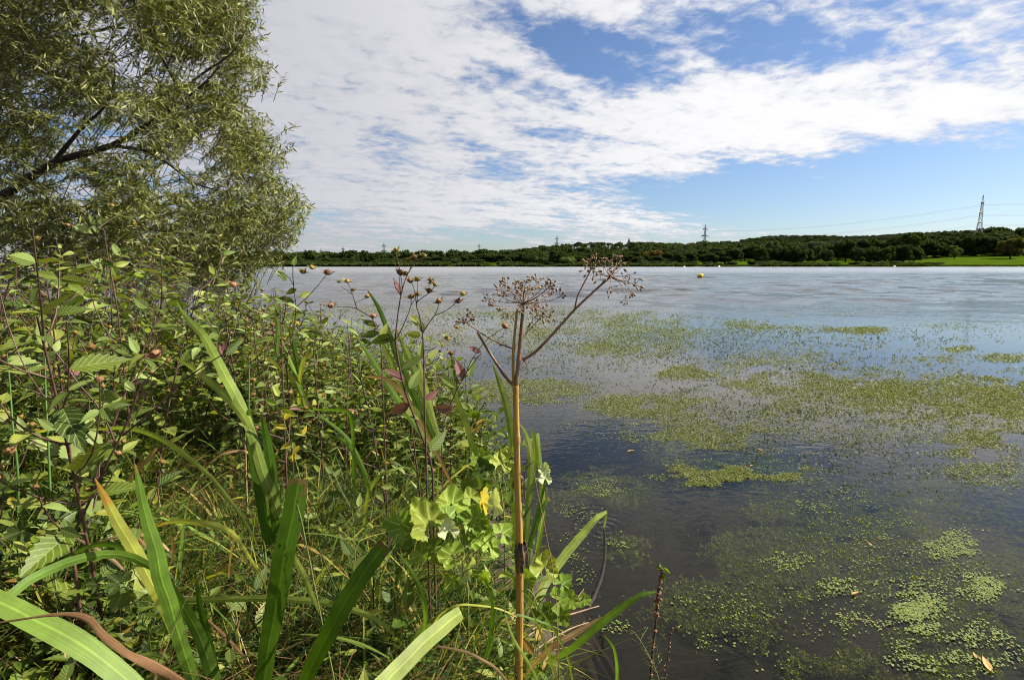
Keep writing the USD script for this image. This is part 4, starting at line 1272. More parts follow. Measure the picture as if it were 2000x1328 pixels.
px_plant('forked_plant', 'largest forked purple-brown stem with big toothed leaves in the left foreground', 0.98,
         [([(140, 1060), (165, 1000), (195, 935), (226, 870)], 6.5, 4.2), ([(226, 870), (195, 800), (150, 745), (118, 700), (92, 668)], 3.6, 1.8), ([(226, 870), (258, 800), (272, 760), (310, 720), (350, 690)], 3.4, 1.6), ([(240, 850), (300, 800), (370, 735), (440, 690)], 3.2, 1.8), ([(262, 790), (268, 740), (282, 705)], 2.0, 1.0)],
         [(303, 692, 12, 'dead_head'), (330, 705, 7, 'head'), (20, 880, 12, 'dead_head'), (177, 677, 10, 'head')],
         [(225, 872, 118, 196, 'bidens', 15, 25, 2), (178, 848, 60, 140, 'bidens_pale', 10, 10, 1), (200, 870, 70, 128, 'bidens_pale', 5, 20, 2), (98, 680, 72, 106, 'bidens_pale', 0, -10, 2), (104, 688, 42, 60, 'bidens_pale', 20, 20, 1), (236, 775, 62, 170, 'bidens', 20, 10, 0), (262, 765, 46, 120, 'bidens_pale', 10, 0, 0), (270, 690, 46, 110, 'bidens_pale', 0, 15, 2),
          (388, 740, 44, 75, 'bidens', 10, 0, 0), (436, 694, 28, 80, 'purple_leaf', 0, 0, 2), (437, 694, 26, 105, 'purple_leaf', 0, 20, 2), (440, 692, 50, 40, 'bidens', 20, 30, 0), (46, 842, 44, 100, 'bidens_pale', 0, 0, 2), (108, 840, 52, 130, 'bidens_pale', 10, 0, 2), (172, 836, 48, 80, 'bidens_pale', 10, 0, 0), (188, 905, 40, 250, 'bidens_pale', 10, 30, 0)])
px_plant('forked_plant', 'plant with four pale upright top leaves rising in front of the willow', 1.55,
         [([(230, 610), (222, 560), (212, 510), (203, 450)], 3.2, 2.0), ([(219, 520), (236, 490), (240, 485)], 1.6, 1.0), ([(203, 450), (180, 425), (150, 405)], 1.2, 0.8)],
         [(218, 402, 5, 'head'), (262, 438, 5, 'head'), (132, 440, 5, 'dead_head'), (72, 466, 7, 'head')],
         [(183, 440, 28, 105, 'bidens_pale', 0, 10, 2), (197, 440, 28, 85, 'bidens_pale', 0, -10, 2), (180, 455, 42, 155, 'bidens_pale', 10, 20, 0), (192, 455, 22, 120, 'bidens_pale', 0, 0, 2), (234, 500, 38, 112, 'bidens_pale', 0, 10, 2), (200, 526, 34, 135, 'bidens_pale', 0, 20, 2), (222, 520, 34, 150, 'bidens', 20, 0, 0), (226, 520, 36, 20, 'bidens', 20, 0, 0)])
px_plant('forked_plant', 'slender plant with pale leaf tips at the thicket edge below the willow tip', 1.9,
         [([(560, 720), (572, 650), (578, 600), (572, 540), (572, 515)], 2.6, 1.2), ([(578, 600), (610, 570), (640, 533)], 1.4, 0.8), ([(574, 560), (555, 535), (535, 530)], 1.2, 0.8)],
         [(640, 532, 7, 'dead_head'), (592, 530, 6, 'head'), (609, 522, 5, 'head'), (455, 556, 7, 'dead_head')],
         [(572, 520, 24, 70, 'bidens_pale', 0, 10, 2), (560, 548, 34, 130, 'bidens_pale', 10, 20, 0), (584, 580, 32, 20, 'bidens', 20, 0, 0), (574, 590, 34, 160, 'bidens', 10, 20, 0), (570, 620, 36, 20, 'bidens', 20, 20, 0), (580, 565, 30, 200, 'bidens', 20, 20, 1)])
px_plant('seedhead_plant', 'small plant with purple folded leaves behind the stem fork of the dry umbel plant', 1.5,
         [([(862, 850), (880, 790), (893, 760), (910, 730), (940, 690)], 2.2, 1.2), ([(893, 760), (888, 720), (880, 690)], 1.3, 0.8), ([(910, 730), (955, 660), (985, 640)], 1.1, 0.6)],
         [(881, 690, 5, 'dead_head'), (986, 637, 6, 'dead_head'), (884, 715, 4, 'head'), (873, 660, 5, 'head'), (893, 640, 3.5, 'head'), (980, 672, 4, 'dead_head')],
         [(940, 690, 30, 150, 'purple_leaf', 0, 30), (905, 740, 44, 110, 'purple_leaf', 0, 20), (915, 735, 36, 70, 'bidens_pale', 0, 20), (893, 760, 46, 140, 'bidens', 10, 20), (885, 800, 40, 170, 'purple_leaf', 10, 0)])

# --- long leaf blades of the water iris and reed clumps
def clump(name, label, blades, cat='plant', base=None, groups=None):
    f = blades[0]['p'][-1]
    o = at(*f)
    o = np.array([o[0], o[1], float(bank_z(o[0], o[1])) if base is None else base])
    t = thing(name, label, cat, o)
    for k, q in enumerate(blades):
        b = MB()
        blade(b, q['p'], q['w'], q.get('tw', 0.0), q.get('n', 24), q.get('fold', 0.12), (k * 0.31 + q.get('r', 0.1)) % 1, q.get('curl', 0.0))
        b.build('leaf', M[q.get('m', 'iris')], t, origin=o, label=q.get('label'))
    return t


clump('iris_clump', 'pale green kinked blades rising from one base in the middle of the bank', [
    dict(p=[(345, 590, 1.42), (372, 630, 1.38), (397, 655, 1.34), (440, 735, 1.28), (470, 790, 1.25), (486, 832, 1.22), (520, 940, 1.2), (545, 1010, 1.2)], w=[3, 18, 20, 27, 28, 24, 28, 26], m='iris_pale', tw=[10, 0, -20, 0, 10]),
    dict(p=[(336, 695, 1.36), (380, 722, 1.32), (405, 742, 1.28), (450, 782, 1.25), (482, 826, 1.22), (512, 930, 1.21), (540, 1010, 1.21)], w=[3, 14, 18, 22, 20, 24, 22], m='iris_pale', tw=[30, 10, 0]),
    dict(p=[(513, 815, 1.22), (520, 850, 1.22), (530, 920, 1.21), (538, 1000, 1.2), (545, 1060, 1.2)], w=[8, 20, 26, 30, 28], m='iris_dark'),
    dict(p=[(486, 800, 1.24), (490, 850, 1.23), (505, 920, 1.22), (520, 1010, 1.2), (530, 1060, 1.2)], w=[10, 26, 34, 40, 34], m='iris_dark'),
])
clump('iris_clump', 'clump of broad blades in the lower left with one yellow-edged leaf and one arching left', [
    dict(p=[(186, 934, 0.86), (205, 970, 0.86), (236, 1030, 0.86), (285, 1115, 0.86), (330, 1200, 0.87), (365, 1290, 0.88), (385, 1360, 0.9)], w=[3, 20, 34, 38, 36, 34, 30], m='iris_yellow', tw=[10, 0, 0]),
    dict(p=[(263, 905, 0.82), (272, 950, 0.82), (288, 1020, 0.82), (310, 1100, 0.82), (335, 1190, 0.84), (362, 1280, 0.86), (385, 1360, 0.9)], w=[2, 20, 34, 46, 44, 40, 36], m='iris', tw=[0, -10, 0], fold=0.15),
    dict(p=[(-40, 1225, 0.68), (0, 1180, 0.70), (60, 1130, 0.74), (130, 1098, 0.78), (205, 1083, 0.82), (262, 1090, 0.85), (310, 1120, 0.87), (355, 1180, 0.88), (400, 1270, 0.89), (425, 1360, 0.9)], w=[22, 32, 32, 30, 28, 26, 26, 34, 40, 38], m='iris', tw=[0, 10, 30, 40, 20, 0]),
    dict(p=[(90, 1105, 0.98), (140, 1082, 0.98), (205, 1062, 0.98), (250, 1075, 0.97), (300, 1130, 0.95), (350, 1230, 0.93), (400, 1360, 0.92)], w=[5, 14, 18, 18, 18, 18, 16], m='iris', tw=30),
    dict(p=[(380, 1120, 0.9), (395, 1200, 0.9), (410, 1280, 0.9), (430, 1360, 0.9)], w=[6, 20, 34, 36], m='iris_dark', tw=20),
])
clump('iris_plant', 'widest bright green blade crossing the bottom left corner', [
    dict(p=[(-120, 1135, 0.60), (-40, 1160, 0.60), (40, 1195, 0.60), (130, 1240, 0.60), (215, 1300, 0.60), (300, 1380, 0.60), (380, 1480, 0.60)], w=[70, 76, 80, 80, 74, 64, 50], m='iris', fold=0.10, tw=-25, n=30)])
clump('withered_reed', 'twisted brown dry leaf crossing the wide green blade in the bottom left corner', [
    dict(p=[(-70, 1235, 0.52), (0, 1216, 0.53), (70, 1205, 0.54), (130, 1200, 0.55), (170, 1208, 0.555), (195, 1232, 0.56), (235, 1262, 0.56), (300, 1300, 0.57), (370, 1345, 0.58), (470, 1420, 0.60)], w=[6, 7, 8, 14, 22, 24, 30, 30, 26, 20], m='dry_dark', tw=[10, 30, 0, -50, 20, 60, 20], fold=0.35, curl=-0.25, n=40)])
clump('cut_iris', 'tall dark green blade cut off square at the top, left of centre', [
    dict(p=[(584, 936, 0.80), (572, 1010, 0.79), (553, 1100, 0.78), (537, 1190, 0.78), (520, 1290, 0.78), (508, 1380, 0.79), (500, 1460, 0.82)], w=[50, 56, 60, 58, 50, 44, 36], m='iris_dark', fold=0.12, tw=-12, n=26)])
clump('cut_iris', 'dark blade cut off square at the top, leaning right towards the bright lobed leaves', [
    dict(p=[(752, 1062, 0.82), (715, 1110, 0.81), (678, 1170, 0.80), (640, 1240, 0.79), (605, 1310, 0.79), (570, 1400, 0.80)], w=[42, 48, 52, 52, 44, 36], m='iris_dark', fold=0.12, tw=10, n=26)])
clump('reed_plant', 'broad pale yellow-green blade running to the bottom edge left of the dry stem', [
    dict(p=[(900, 1195, 0.86), (868, 1222, 0.82), (830, 1256, 0.78), (780, 1305, 0.73), (735, 1350, 0.69), (660, 1430, 0.64)], w=[34, 44, 48, 52, 54, 50], m='iris_pale', fold=0.06, tw=-10, n=22)])
clump('reed_plant', 'pale blade lying nearly level across the grass behind the cut blades', [
    dict(p=[(360, 1172, 1.0), (430, 1170, 1.0), (520, 1168, 1.0), (590, 1172, 1.0), (660, 1182, 1.0), (735, 1210, 1.0), (770, 1240, 1.0)], w=[16, 19, 19, 19, 18, 14, 8], m='iris_pale', tw=20)])
clump('reed_plant', 'arching pale leaf over the left thicket between the forked stem and the kinked blades', [
    dict(p=[(205, 838, 1.15), (260, 838, 1.12), (310, 855, 1.1), (360, 888, 1.08), (410, 930, 1.06), (455, 985, 1.05), (500, 1060, 1.05)], w=[10, 14, 15, 14, 12, 9, 5], m='iris_pale', tw=25),
    dict(p=[(20, 862, 1.2), (70, 845, 1.18), (130, 836, 1.16), (205, 838, 1.15)], w=[4, 9, 10, 9], m='iris_yellow', tw=20)])
clump('reed_plant', 'short yellow-tipped leaf bending level above the dark undergrowth, right of the lower left clump', [
    dict(p=[(306, 1028, 1.02), (345, 1018, 1.0), (400, 1022, 0.98), (440, 1033, 0.97), (470, 1060, 0.97), (520, 1150, 1.0)], w=[3, 14, 18, 16, 10, 6], m='iris_yellow', tw=10)])
clump('bent_reed', 'bright reed leaf leaning over the water with its tip folded straight down', [
    dict(p=[(1180, 1031, 2.10), (1182, 1014, 2.09), (1184, 998, 2.07), (1172, 1006, 2.04), (1130, 1052, 1.96), (1088, 1105, 1.88), (1060, 1150, 1.80), (1030, 1230, 1.66)], w=[8, 12, 8, 16, 21, 23, 22, 18], m='iris_pale', tw=[50, 30, 0, 0, 0], n=40)])
clump('bent_reed', 'long reed leaf reaching right over the water near the dry brown stalk', [
    dict(p=[(1282, 1156, 1.1), (1262, 1158, 1.1), (1225, 1178, 1.1), (1180, 1212, 1.1), (1130, 1255, 1.1), (1075, 1290, 1.12), (1010, 1340, 1.15)], w=[3, 12, 18, 20, 18, 15, 12], m='iris', tw=[20, 0, 10, 30]),
    dict(p=[(1175, 1205, 1.12), (1130, 1232, 1.12), (1080, 1262, 1.12), (1010, 1340, 1.15)], w=[6, 16, 16, 10], m='dry', tw=20)])
clump('reed_clump', 'upright pale reed blades just right of the dry stem at the water edge', [
    dict(p=[(1013, 826, 1.62), (1024, 842, 1.60), (1033, 868, 1.58), (1037, 905, 1.56), (1034, 965, 1.54), (1026, 1060, 1.52), (1022, 1180, 1.5)], w=[3, 9, 14, 15, 15, 14, 12], m='iris_pale', tw=-10),
    dict(p=[(1038, 836, 1.66), (1043, 856, 1.65), (1045, 880, 1.64), (1041, 930, 1.62), (1033, 1000, 1.58), (1026, 1090, 1.54), (1022, 1180, 1.5)], w=[3, 9, 12, 13, 13, 12, 10], m='iris_pale', tw=15),
    dict(p=[(1050, 846, 1.72), (1052, 870, 1.70), (1056, 920, 1.68), (1060, 975, 1.66), (1056, 1030, 1.62), (1044, 1110, 1.56), (1030, 1190, 1.5)], w=[9, 11, 13, 14, 13, 12, 10], m='iris_pale', tw=-20),
    dict(p=[(1073, 898, 1.62), (1066, 935, 1.60), (1054, 985, 1.57), (1038, 1050, 1.54), (1024, 1180, 1.5)], w=[2, 7, 9, 10, 9], m='iris_dark', tw=30),
    dict(p=[(1073, 972, 1.52), (1064, 985, 1.51), (1050, 1018, 1.50), (1036, 1060, 1.49), (1026, 1120, 1.48), (1022, 1190, 1.48)], w=[10, 12, 12, 12, 11, 10], m='iris', tw=-15),
    dict(p=[(1066, 1000, 1.58), (1058, 1040, 1.56), (1050, 1080, 1.54), (1040, 1130, 1.5), (1030, 1190, 1.48)], w=[3, 8, 9, 9, 8], m='iris_pale', tw=10)])
clump('reed_clump', 'two tall pale blades close behind the left side of the dry stem', [
    dict(p=[(962, 712, 1.7), (975, 745, 1.68), (990, 795, 1.66), (1000, 860, 1.64), (1004, 960, 1.62), (1005, 1080, 1.6)], w=[3, 12, 16, 18, 17, 15], m='iris_pale', tw=0),
    dict(p=[(868, 728, 1.75), (885, 765, 1.72), (905, 812, 1.7), (922, 870, 1.68), (936, 930, 1.66), (950, 1040, 1.64)], w=[3, 11, 14, 15, 14, 12], m='iris_pale', tw=10)])
clump('reed_clump', 'fan of pale sword-shaped blades among the seed heads left of the dry umbel', [
    dict(p=[(718, 568, 1.62), (738, 600, 1.6), (755, 640, 1.58), (778, 700, 1.56), (805, 765, 1.55), (850, 860, 1.54)], w=[3, 10, 13, 17, 18, 16], m='iris', tw=10),
    dict(p=[(697, 658, 1.6), (725, 700, 1.58), (752, 742, 1.57), (790, 800, 1.56), (850, 880, 1.54)], w=[3, 12, 15, 16, 14], m='iris', tw=-10),
    dict(p=[(775, 645, 1.66), (795, 690, 1.64), (815, 740, 1.62), (828, 780, 1.6), (860, 880, 1.56)], w=[4, 16, 20, 18, 14], m='iris_pale', tw=0),
    dict(p=[(735, 650, 1.7), (762, 700, 1.68), (790, 770, 1.64), (850, 880, 1.58)], w=[3, 12, 16, 14], m='iris_pale', tw=20),
    dict(p=[(816, 690, 1.66), (826, 740, 1.64), (838, 790, 1.62), (862, 880, 1.58)], w=[3, 14, 16, 14], m='iris_pale', tw=-10),
    dict(p=[(712, 735, 1.45), (745, 738, 1.44), (780, 762, 1.44), (810, 805, 1.45), (840, 860, 1.48), (890, 960, 1.5)], w=[3, 9, 11, 10, 9, 8], m='dry', tw=15)])
clump('reed_clump', 'short upright bright blades at the edge of the thicket, below the willow tip', [
    dict(p=[(538, 572, 2.0), (541, 605, 2.0), (542, 640, 2.0), (538, 700, 2.0)], w=[3, 10, 12, 10], m='iris', tw=0),
    dict(p=[(562, 638, 1.95), (572, 670, 1.95), (582, 720, 1.95), (590, 790, 1.95)], w=[3, 12, 14, 12], m='iris', tw=10),
    dict(p=[(610, 690, 1.9), (598, 696, 1.9), (588, 720, 1.9), (585, 790, 1.92)], w=[3, 9, 11, 10], m='iris_yellow', tw=30),
    dict(p=[(515, 695, 1.9), (545, 715, 1.9), (575, 745, 1.9), (600, 800, 1.9)], w=[3, 12, 15, 12], m='iris_yellow', tw=20),
    dict(p=[(548, 660, 1.9), (565, 700, 1.9), (580, 740, 1.9), (600, 800, 1.9)], w=[3, 8, 10, 9], m='iris', tw=-20)])
clump('reed_clump', 'thin folded grass leaves in the middle of the bank, one bent over left', [
    dict(p=[(595, 803, 1.5), (640, 800, 1.48), (678, 803, 1.47), (688, 830, 1.47), (690, 880, 1.48), (692, 960, 1.5)], w=[2, 8, 10, 9, 9, 8], m='iris', tw=[40, 20, 0]),
    dict(p=[(640, 850, 1.45), (665, 858, 1.44), (690, 885, 1.44), (720, 960, 1.46)], w=[4, 10, 11, 8], m='iris', tw=10),
    dict(p=[(620, 810, 1.5), (650, 830, 1.5), (685, 865, 1.5), (720, 960, 1.5)], w=[3, 8, 9, 8], m='iris', tw=-10),
    dict(p=[(790, 912, 1.35), (755, 922, 1.34), (728, 945, 1.34), (715, 985, 1.35), (712, 1030, 1.36)], w=[3, 10, 12, 10, 8], m='iris_pale', tw=20)])
clump('reed_clump', 'narrow curved leaves standing between the pale broad blade and the dry stem', [
    dict(p=[(775, 1078, 0.98), (800, 1110, 0.97), (820, 1150, 0.96), (830, 1190, 0.95), (822, 1250, 0.95)], w=[2, 10, 14, 15, 12], m='iris', tw=[0, 20, 60]),
    dict(p=[(940, 1125, 0.95), (958, 1160, 0.95), (962, 1200, 0.95), (955, 1250, 0.95), (945, 1290, 0.95)], w=[3, 9, 12, 12, 9], m='iris_dark', tw=40),
    dict(p=[(540, 1042, 0.94), (565, 1072, 0.93), (590, 1115, 0.92), (610, 1165, 0.92), (626, 1200, 0.92)], w=[2, 12, 15, 14, 4], m='iris_pale', tw=10),
    dict(p=[(585, 1238, 0.92), (640, 1242, 0.92), (700, 1256, 0.92), (760, 1285, 0.92)], w=[2, 9, 9, 4], m='iris_pale', tw=10)])

clump('sedge_plant', 'yellowing narrow leaves arching round the foot of the dry stem', [
    dict(p=[(1016, 1150, 1.02), (1050, 1185, 1.0), (1085, 1235, 0.98), (1110, 1290, 0.97), (1122, 1370, 0.97)], w=[3, 6, 7, 6, 5], m='iris_pale', tw=20),
    dict(p=[(1030, 1175, 1.06), (1052, 1225, 1.04), (1075, 1290, 1.02), (1095, 1370, 1.0)], w=[2, 6, 7, 6], m='iris_yellow', tw=10),
    dict(p=[(1010, 1205, 0.98), (960, 1185, 0.97), (905, 1180, 0.97), (860, 1200, 0.98), (840, 1250, 1.0)], w=[3, 5, 6, 6, 4], m='iris_yellow', tw=30),
    dict(p=[(1105, 1235, 1.05), (1060, 1215, 1.02), (1000, 1200, 1.0), (950, 1215, 1.0), (925, 1270, 1.0)], w=[2, 5, 6, 6, 4], m='iris', tw=20),
    dict(p=[(855, 1262, 0.92), (905, 1272, 0.91), (955, 1295, 0.9), (1000, 1345, 0.9), (1030, 1400, 0.9)], w=[6, 8, 8, 7, 5], m='dry', tw=15),
    dict(p=[(985, 1190, 0.96), (1000, 1240, 0.94), (1030, 1290, 0.92), (1060, 1360, 0.92)], w=[2, 7, 8, 7], m='iris_pale', tw=-10),
    dict(p=[(1075, 1200, 1.2), (1090, 1250, 1.18), (1092, 1310, 1.16), (1085, 1380, 1.15)], w=[3, 7, 9, 8], m='iris', tw=5),
    dict(p=[(1180, 1240, 1.4), (1200, 1270, 1.4), (1205, 1310, 1.4), (1200, 1370, 1.4)], w=[3, 8, 10, 8], m='iris', tw=25)])
clump('withered_reed', 'straw-coloured dead leaves lying in the shade behind the lower left blades', [
    dict(p=[(130, 1042, 1.08), (170, 1062, 1.06), (215, 1090, 1.05), (240, 1112, 1.05)], w=[5, 11, 12, 7], m='dry', tw=25),
    dict(p=[(160, 1078, 1.06), (220, 1050, 1.05), (280, 1044, 1.04), (330, 1075, 1.04)], w=[5, 9, 10, 6], m='dry', tw=-20),
    dict(p=[(235, 1020, 1.1), (270, 1050, 1.08), (300, 1085, 1.06), (320, 1110, 1.05)], w=[3, 7, 8, 5], m='dry', tw=10),
    dict(p=[(334, 1046, 1.05), (338, 1065, 1.05), (334, 1098, 1.05)], w=[8, 10, 6], m='dry', tw=40),
    dict(p=[(460, 1046, 1.05), (452, 1075, 1.05), (447, 1130, 1.05)], w=[7, 9, 6], m='dry', tw=50),
    dict(p=[(400, 1205, 0.98), (430, 1232, 0.97), (470, 1275, 0.96), (500, 1330, 0.96)], w=[3, 8, 9, 5], m='dry_dark', tw=10),
    dict(p=[(500, 895, 1.3), (470, 880, 1.3), (440, 885, 1.3), (410, 905, 1.3)], w=[3, 8, 8, 3], m='dry', tw=30),
    dict(p=[(305, 875, 1.25), (285, 900, 1.24), (255, 930, 1.23), (240, 960, 1.22)], w=[8, 10, 9, 4], m='dry', tw=20)])
for k_, (pp, lb_) in enumerate((([(88, 700, 1.2), (90, 780, 1.18), (94, 860, 1.16), (98, 1000, 1.15)], 'upright smooth green rush stalk near the left edge, second from the edge'),
                                ([(14, 690, 1.15), (20, 760, 1.14), (28, 860, 1.12), (34, 1000, 1.12)], 'smooth green rush stalk closest to the left edge'),
                                ([(487, 700, 1.3), (486, 790, 1.28), (488, 900, 1.25), (505, 990, 1.22), (520, 1100, 1.2)], 'thin green stalk in front of the kinked pale blades'))):
    t = thing('rush_stalk', lb_, 'plant', at(*pp[-1]))
    o = np.array(t.GetAttribute('xformOp:translate').Get())
    MB().add(*tube(smooth_path([at(*q_) for q_ in pp], 20) - o, np.linspace(0.0012, 0.0030, 20), 7)).build('stalk', M['rush'], t)

# a grass stalk with a knotted seed spike
t = thing('grass_stalk', 'single thin green grass stalk with a knotted spike in front of the tall cut blade', 'plant', at(655, 1330, 0.9))
o = np.array(t.GetAttribute('xformOp:translate').Get())
q = smooth_path([at(580, 985, 0.78), at(592, 1030, 0.78), (at(608, 1110, 0.79)), at(626, 1200, 0.81), at(645, 1290, 0.84), at(660, 1370, 0.88)], 30) - o
MB().add(*tube(q, np.linspace(0.0008, 0.0018, 30), 5)).build('stalk', M['green_stem'], t)
b = MB()
for k in range(16):
    p = q[0] * (1 - k / 16) + q[11] * (k / 16)
    dd = unit(q[0] - q[11]) + np.array([0.25 * (-1) ** k, 0, 0])
    b.add(*one_leaf(p, dd, [0, -1, 0.3], 0.012, 0.3, SIMPLE[0]))
b.build('spike', M['green_stem'], t)

# --- bright lobed leaves at the foot of the dry stem
def lobed_leaf():
    """A rounded leaf with toothed lobes, unit size, base at the origin."""
    a = np.linspace(-0.85 * math.pi, 0.85 * math.pi, 47)
    r_ = 0.49 + 0.085 * np.cos(3 * a) + 0.035 * np.cos(7 * a + 0.4) + 0.028 * np.where(np.arange(47) % 2 == 0, 1, -1) * (0.6 + 0.4 * np.cos(5 * a))
    x, y = r_ * np.sin(a), 0.42 + r_ * np.cos(a)
    ring_ = np.stack([x, y, 0.30 * np.abs(x) + 0.035 * np.cos(5 * a) * r_ - 0.30 * x ** 2 + 0.035 * np.sin(9 * a + 1) + 0.05 * np.sin(2.3 * a + 0.7)], 1)
    midr = ring_ * 0.55 + np.array([0, 0.42, 0]) * 0.45
    midr[:, 2] = 0.02 * np.cos(5 * a) + 0.03 * np.sin(3 * a) - 0.02
    v = np.vstack([[[0, 0.42, -0.03]], midr, ring_])
    n_ = 47
    i = np.arange(n_ - 1)
    f = np.vstack([np.stack([0 * i, 1 + i, 2 + i], 1), np.stack([1 + i, 1 + n_ + i, 2 + n_ + i], 1), np.stack([1 + i, 2 + n_ + i, 2 + i], 1)])
    t_ = np.zeros((len(v), 3))
    t_[:, 1] = np.concatenate([[0.0], np.full(n_, .5), np.ones(n_)])
    t_[:, 2] = np.concatenate([[0.5], (a + 3) / 6, (a + 3) / 6])
    return v, f[:, ::-1], t_


LOBED = lobed_leaf()


def lobed_plant(name, label, Yp, leaves, root):
    o = at(*root)
    o = np.array([o[0], o[1], float(bank_z(o[0], o[1]))])
    t = thing(name, label, 'plant', o)
    for k, (px, py, ln, ang, m, tilt, roll) in enumerate(leaves):
        y = Yp + 0.02 * ((k * 7) % 5 - 2)
        p, d, nn, s = px_leaf(px, py, y, ln * (1.05 if name == 'lobed_plant' else 1.0), ang, tilt, roll)
        lf = MB().add(*one_leaf(p - o, d, nn, s, (k * 0.37) % 1, LOBED)).build('leaf', M[m], t)
        h_ = p - o
        e_ = h_ * np.array([0.45, 0.45, 1]) + np.array([0.025 * math.sin(2.3 * k), 0.025 * math.cos(3.1 * k) + 0.03, -0.06 - 0.05 * ((k * 0.618) % 1)])
        q = smooth_path([h_, h_ * 0.4 + e_ * 0.6 + np.array([0, 0, 0.02]), e_], 8)
        MB().add(*tube(q, 0.0014, 5)).build('petiole', M['green_stem'], lf)
    zt = max(at(l[0], l[1], Yp)[2] for l in leaves) - o[2]
    MB().add(*tube(smooth_path([(0, 0, -0.03), (0.01, 0.02, zt * 0.5), (-0.01, 0.03, zt * 0.85)], 10), np.linspace(0.003, 0.0015, 10), 6)).build('stem', M['green_stem'], t)
    return t


lobed_plant('lobed_plant', 'bright lime-green plant with crinkled lobed leaves left of the dry stem', 1.12, [
    (850, 1050, 78, 110, 'lime', 10, 10), (820, 1045, 66, 150, 'lime', 20, -10), (890, 1045, 74, 75, 'lime', 10, 20), (800, 1030, 60, 165, 'lime', 30, 0), (915, 1035, 60, 60, 'lime', 0, -10), (878, 1050, 40, 95, 'lime_under', -10, 0), (838, 1015, 60, 125, 'lime', 30, 10), (880, 1005, 66, 85, 'lime', 30, 0),
    (862, 1068, 54, 185, 'lime', 40, 30), (905, 1060, 50, 20, 'lime', 40, -30), (835, 1070, 46, 215, 'lime', 20, 40), (870, 1020, 50, 60, 'lime', 50, 20), (895, 1120, 44, 230, 'lime', 30, -30), (935, 1110, 40, 300, 'lime', 30, 40), (945, 1040, 44, 120, 'lime', 40, -20),
    (900, 1090, 58, 160, 'lime', 20, 20), (925, 1075, 62, 60, 'lime', 10, -20), (915, 1085, 50, 262, 'lime_under', -10, 50), (950, 1085, 48, 70, 'lime', 20, 20), (882, 1080, 40, 200, 'lime', 10, 20), (970, 1050, 44, 40, 'lime', 30, 0), (940, 1000, 50, 80, 'yellow', 20, 65), (958, 1010, 56, 75, 'lime_under', 0, -50), (925, 985, 36, 110, 'lime', 10, 20)], (905, 1180, 1.15))
lobed_plant('lobed_plant', 'bright lobed leaves at the water edge right of the dry stem', 1.2, [
    (1060, 1130, 56, 80, 'lime', 0, 10), (1030, 1150, 48, 110, 'lime', 0, -20), (1085, 1150, 44, 40, 'lime', 20, 10), (1075, 1175, 50, 10, 'lime', 20, 0), (1050, 1180, 52, 300, 'cover', 20, 0), (1100, 1165, 40, 340, 'lime', 20, 10), (1090, 1185, 44, 300, 'cover', 30, 0), (1022, 1170, 40, 160, 'cover', 20, 0), (1130, 1170, 30, 0, 'lime', 30, 20)], (1045, 1230, 1.25))
lobed_plant('lobed_plant', 'small pale lobed leaves higher up behind the dry stem', 1.55, [
    (950, 930, 40, 110, 'cover', 20, 0), (975, 920, 44, 80, 'lime', 20, 20), (945, 905, 40, 120, 'lime', 30, 0), (990, 900, 30, 60, 'lime', 0, 0), (965, 960, 40, 200, 'cover', 20, 0), (985, 955, 44, 350, 'cover', 20, 0), (1065, 945, 26, 90, 'lime_under', 0, 20), (1062, 925, 22, 80, 'lime_under', 0, 0), (930, 960, 36, 150, 'cover', 20, 0)], (980, 1010, 1.6))
lobed_plant('nettle_plant', 'nettle-like plant with round toothed leaves in the lower left, under the arching blade', 0.95, [
    (245, 1145, 62, 130, 'bidens', 40, 0), (245, 1145, 66, 240, 'bidens', 30, 10), (248, 1148, 60, 330, 'bidens', 40, 0), (250, 1145, 60, 40, 'bidens', 30, 0), (200, 1140, 44, 160, 'bidens', 40, 0), (300, 1180, 40, 340, 'bidens', 30, 0)], (235, 1290, 1.0))
lobed_plant('nettle_plant', 'nettle-like plant with a few round leaves near the left edge', 0.95, [
    (84, 1028, 46, 300, 'bidens', 20, 0), (96, 1020, 44, 80, 'bidens', 30, 0), (60, 1030, 60, 190, 'bidens', 30, 0), (110, 1020, 50, 20, 'bidens', 30, 0)], (90, 1200, 1.0))
px_plant('yellow_vine', 'climbing stem with yellow withering leaves in the middle of the bank', 1.45,
         [([(600, 990), (585, 930), (572, 880), (560, 840), (548, 800)], 1.6, 0.8)], (),
         [(585, 870, 26, 230, 'yellow', 0, 20), (570, 866, 26, 200, 'yellow', 0, 20), (575, 880, 24, 260, 'yellow', 0, -20), (560, 835, 30, 160, 'yellow', 10, 10), (548, 800, 40, 330, 'lime', 10, 20), (540, 790, 30, 150, 'lime', 20, 0), (556, 820, 26, 60, 'yellow', 0, 0), (545, 775, 30, 110, 'lime', 0, 20), (590, 850, 24, 60, 'yellow', 0, 30)], 'green_stem')
px_plant('leaf_sprig', 'small sprig of plain green leaves in the dark grass left of the bright lobed leaves', 1.3,
         [([(690, 1010), (668, 960), (650, 920)], 1.6, 1.0), ([(690, 1010), (720, 970), (745, 950)], 1.2, 0.8)], (),
         [(650, 925, 28, 130, 'bidens_pale', 20, 0, 2), (652, 930, 24, 40, 'bidens', 20, 0, 2), (668, 965, 36, 170, 'bidens', 20, 0, 0), (680, 990, 40, 190, 'bidens', 30, 0, 0), (700, 990, 30, 80, 'bidens_pale', 0, 10, 2), (735, 958, 30, 300, 'bidens_pale', 10, 0, 2), (745, 950, 26, 350, 'bidens', 20, 0, 2)], 'green_stem')

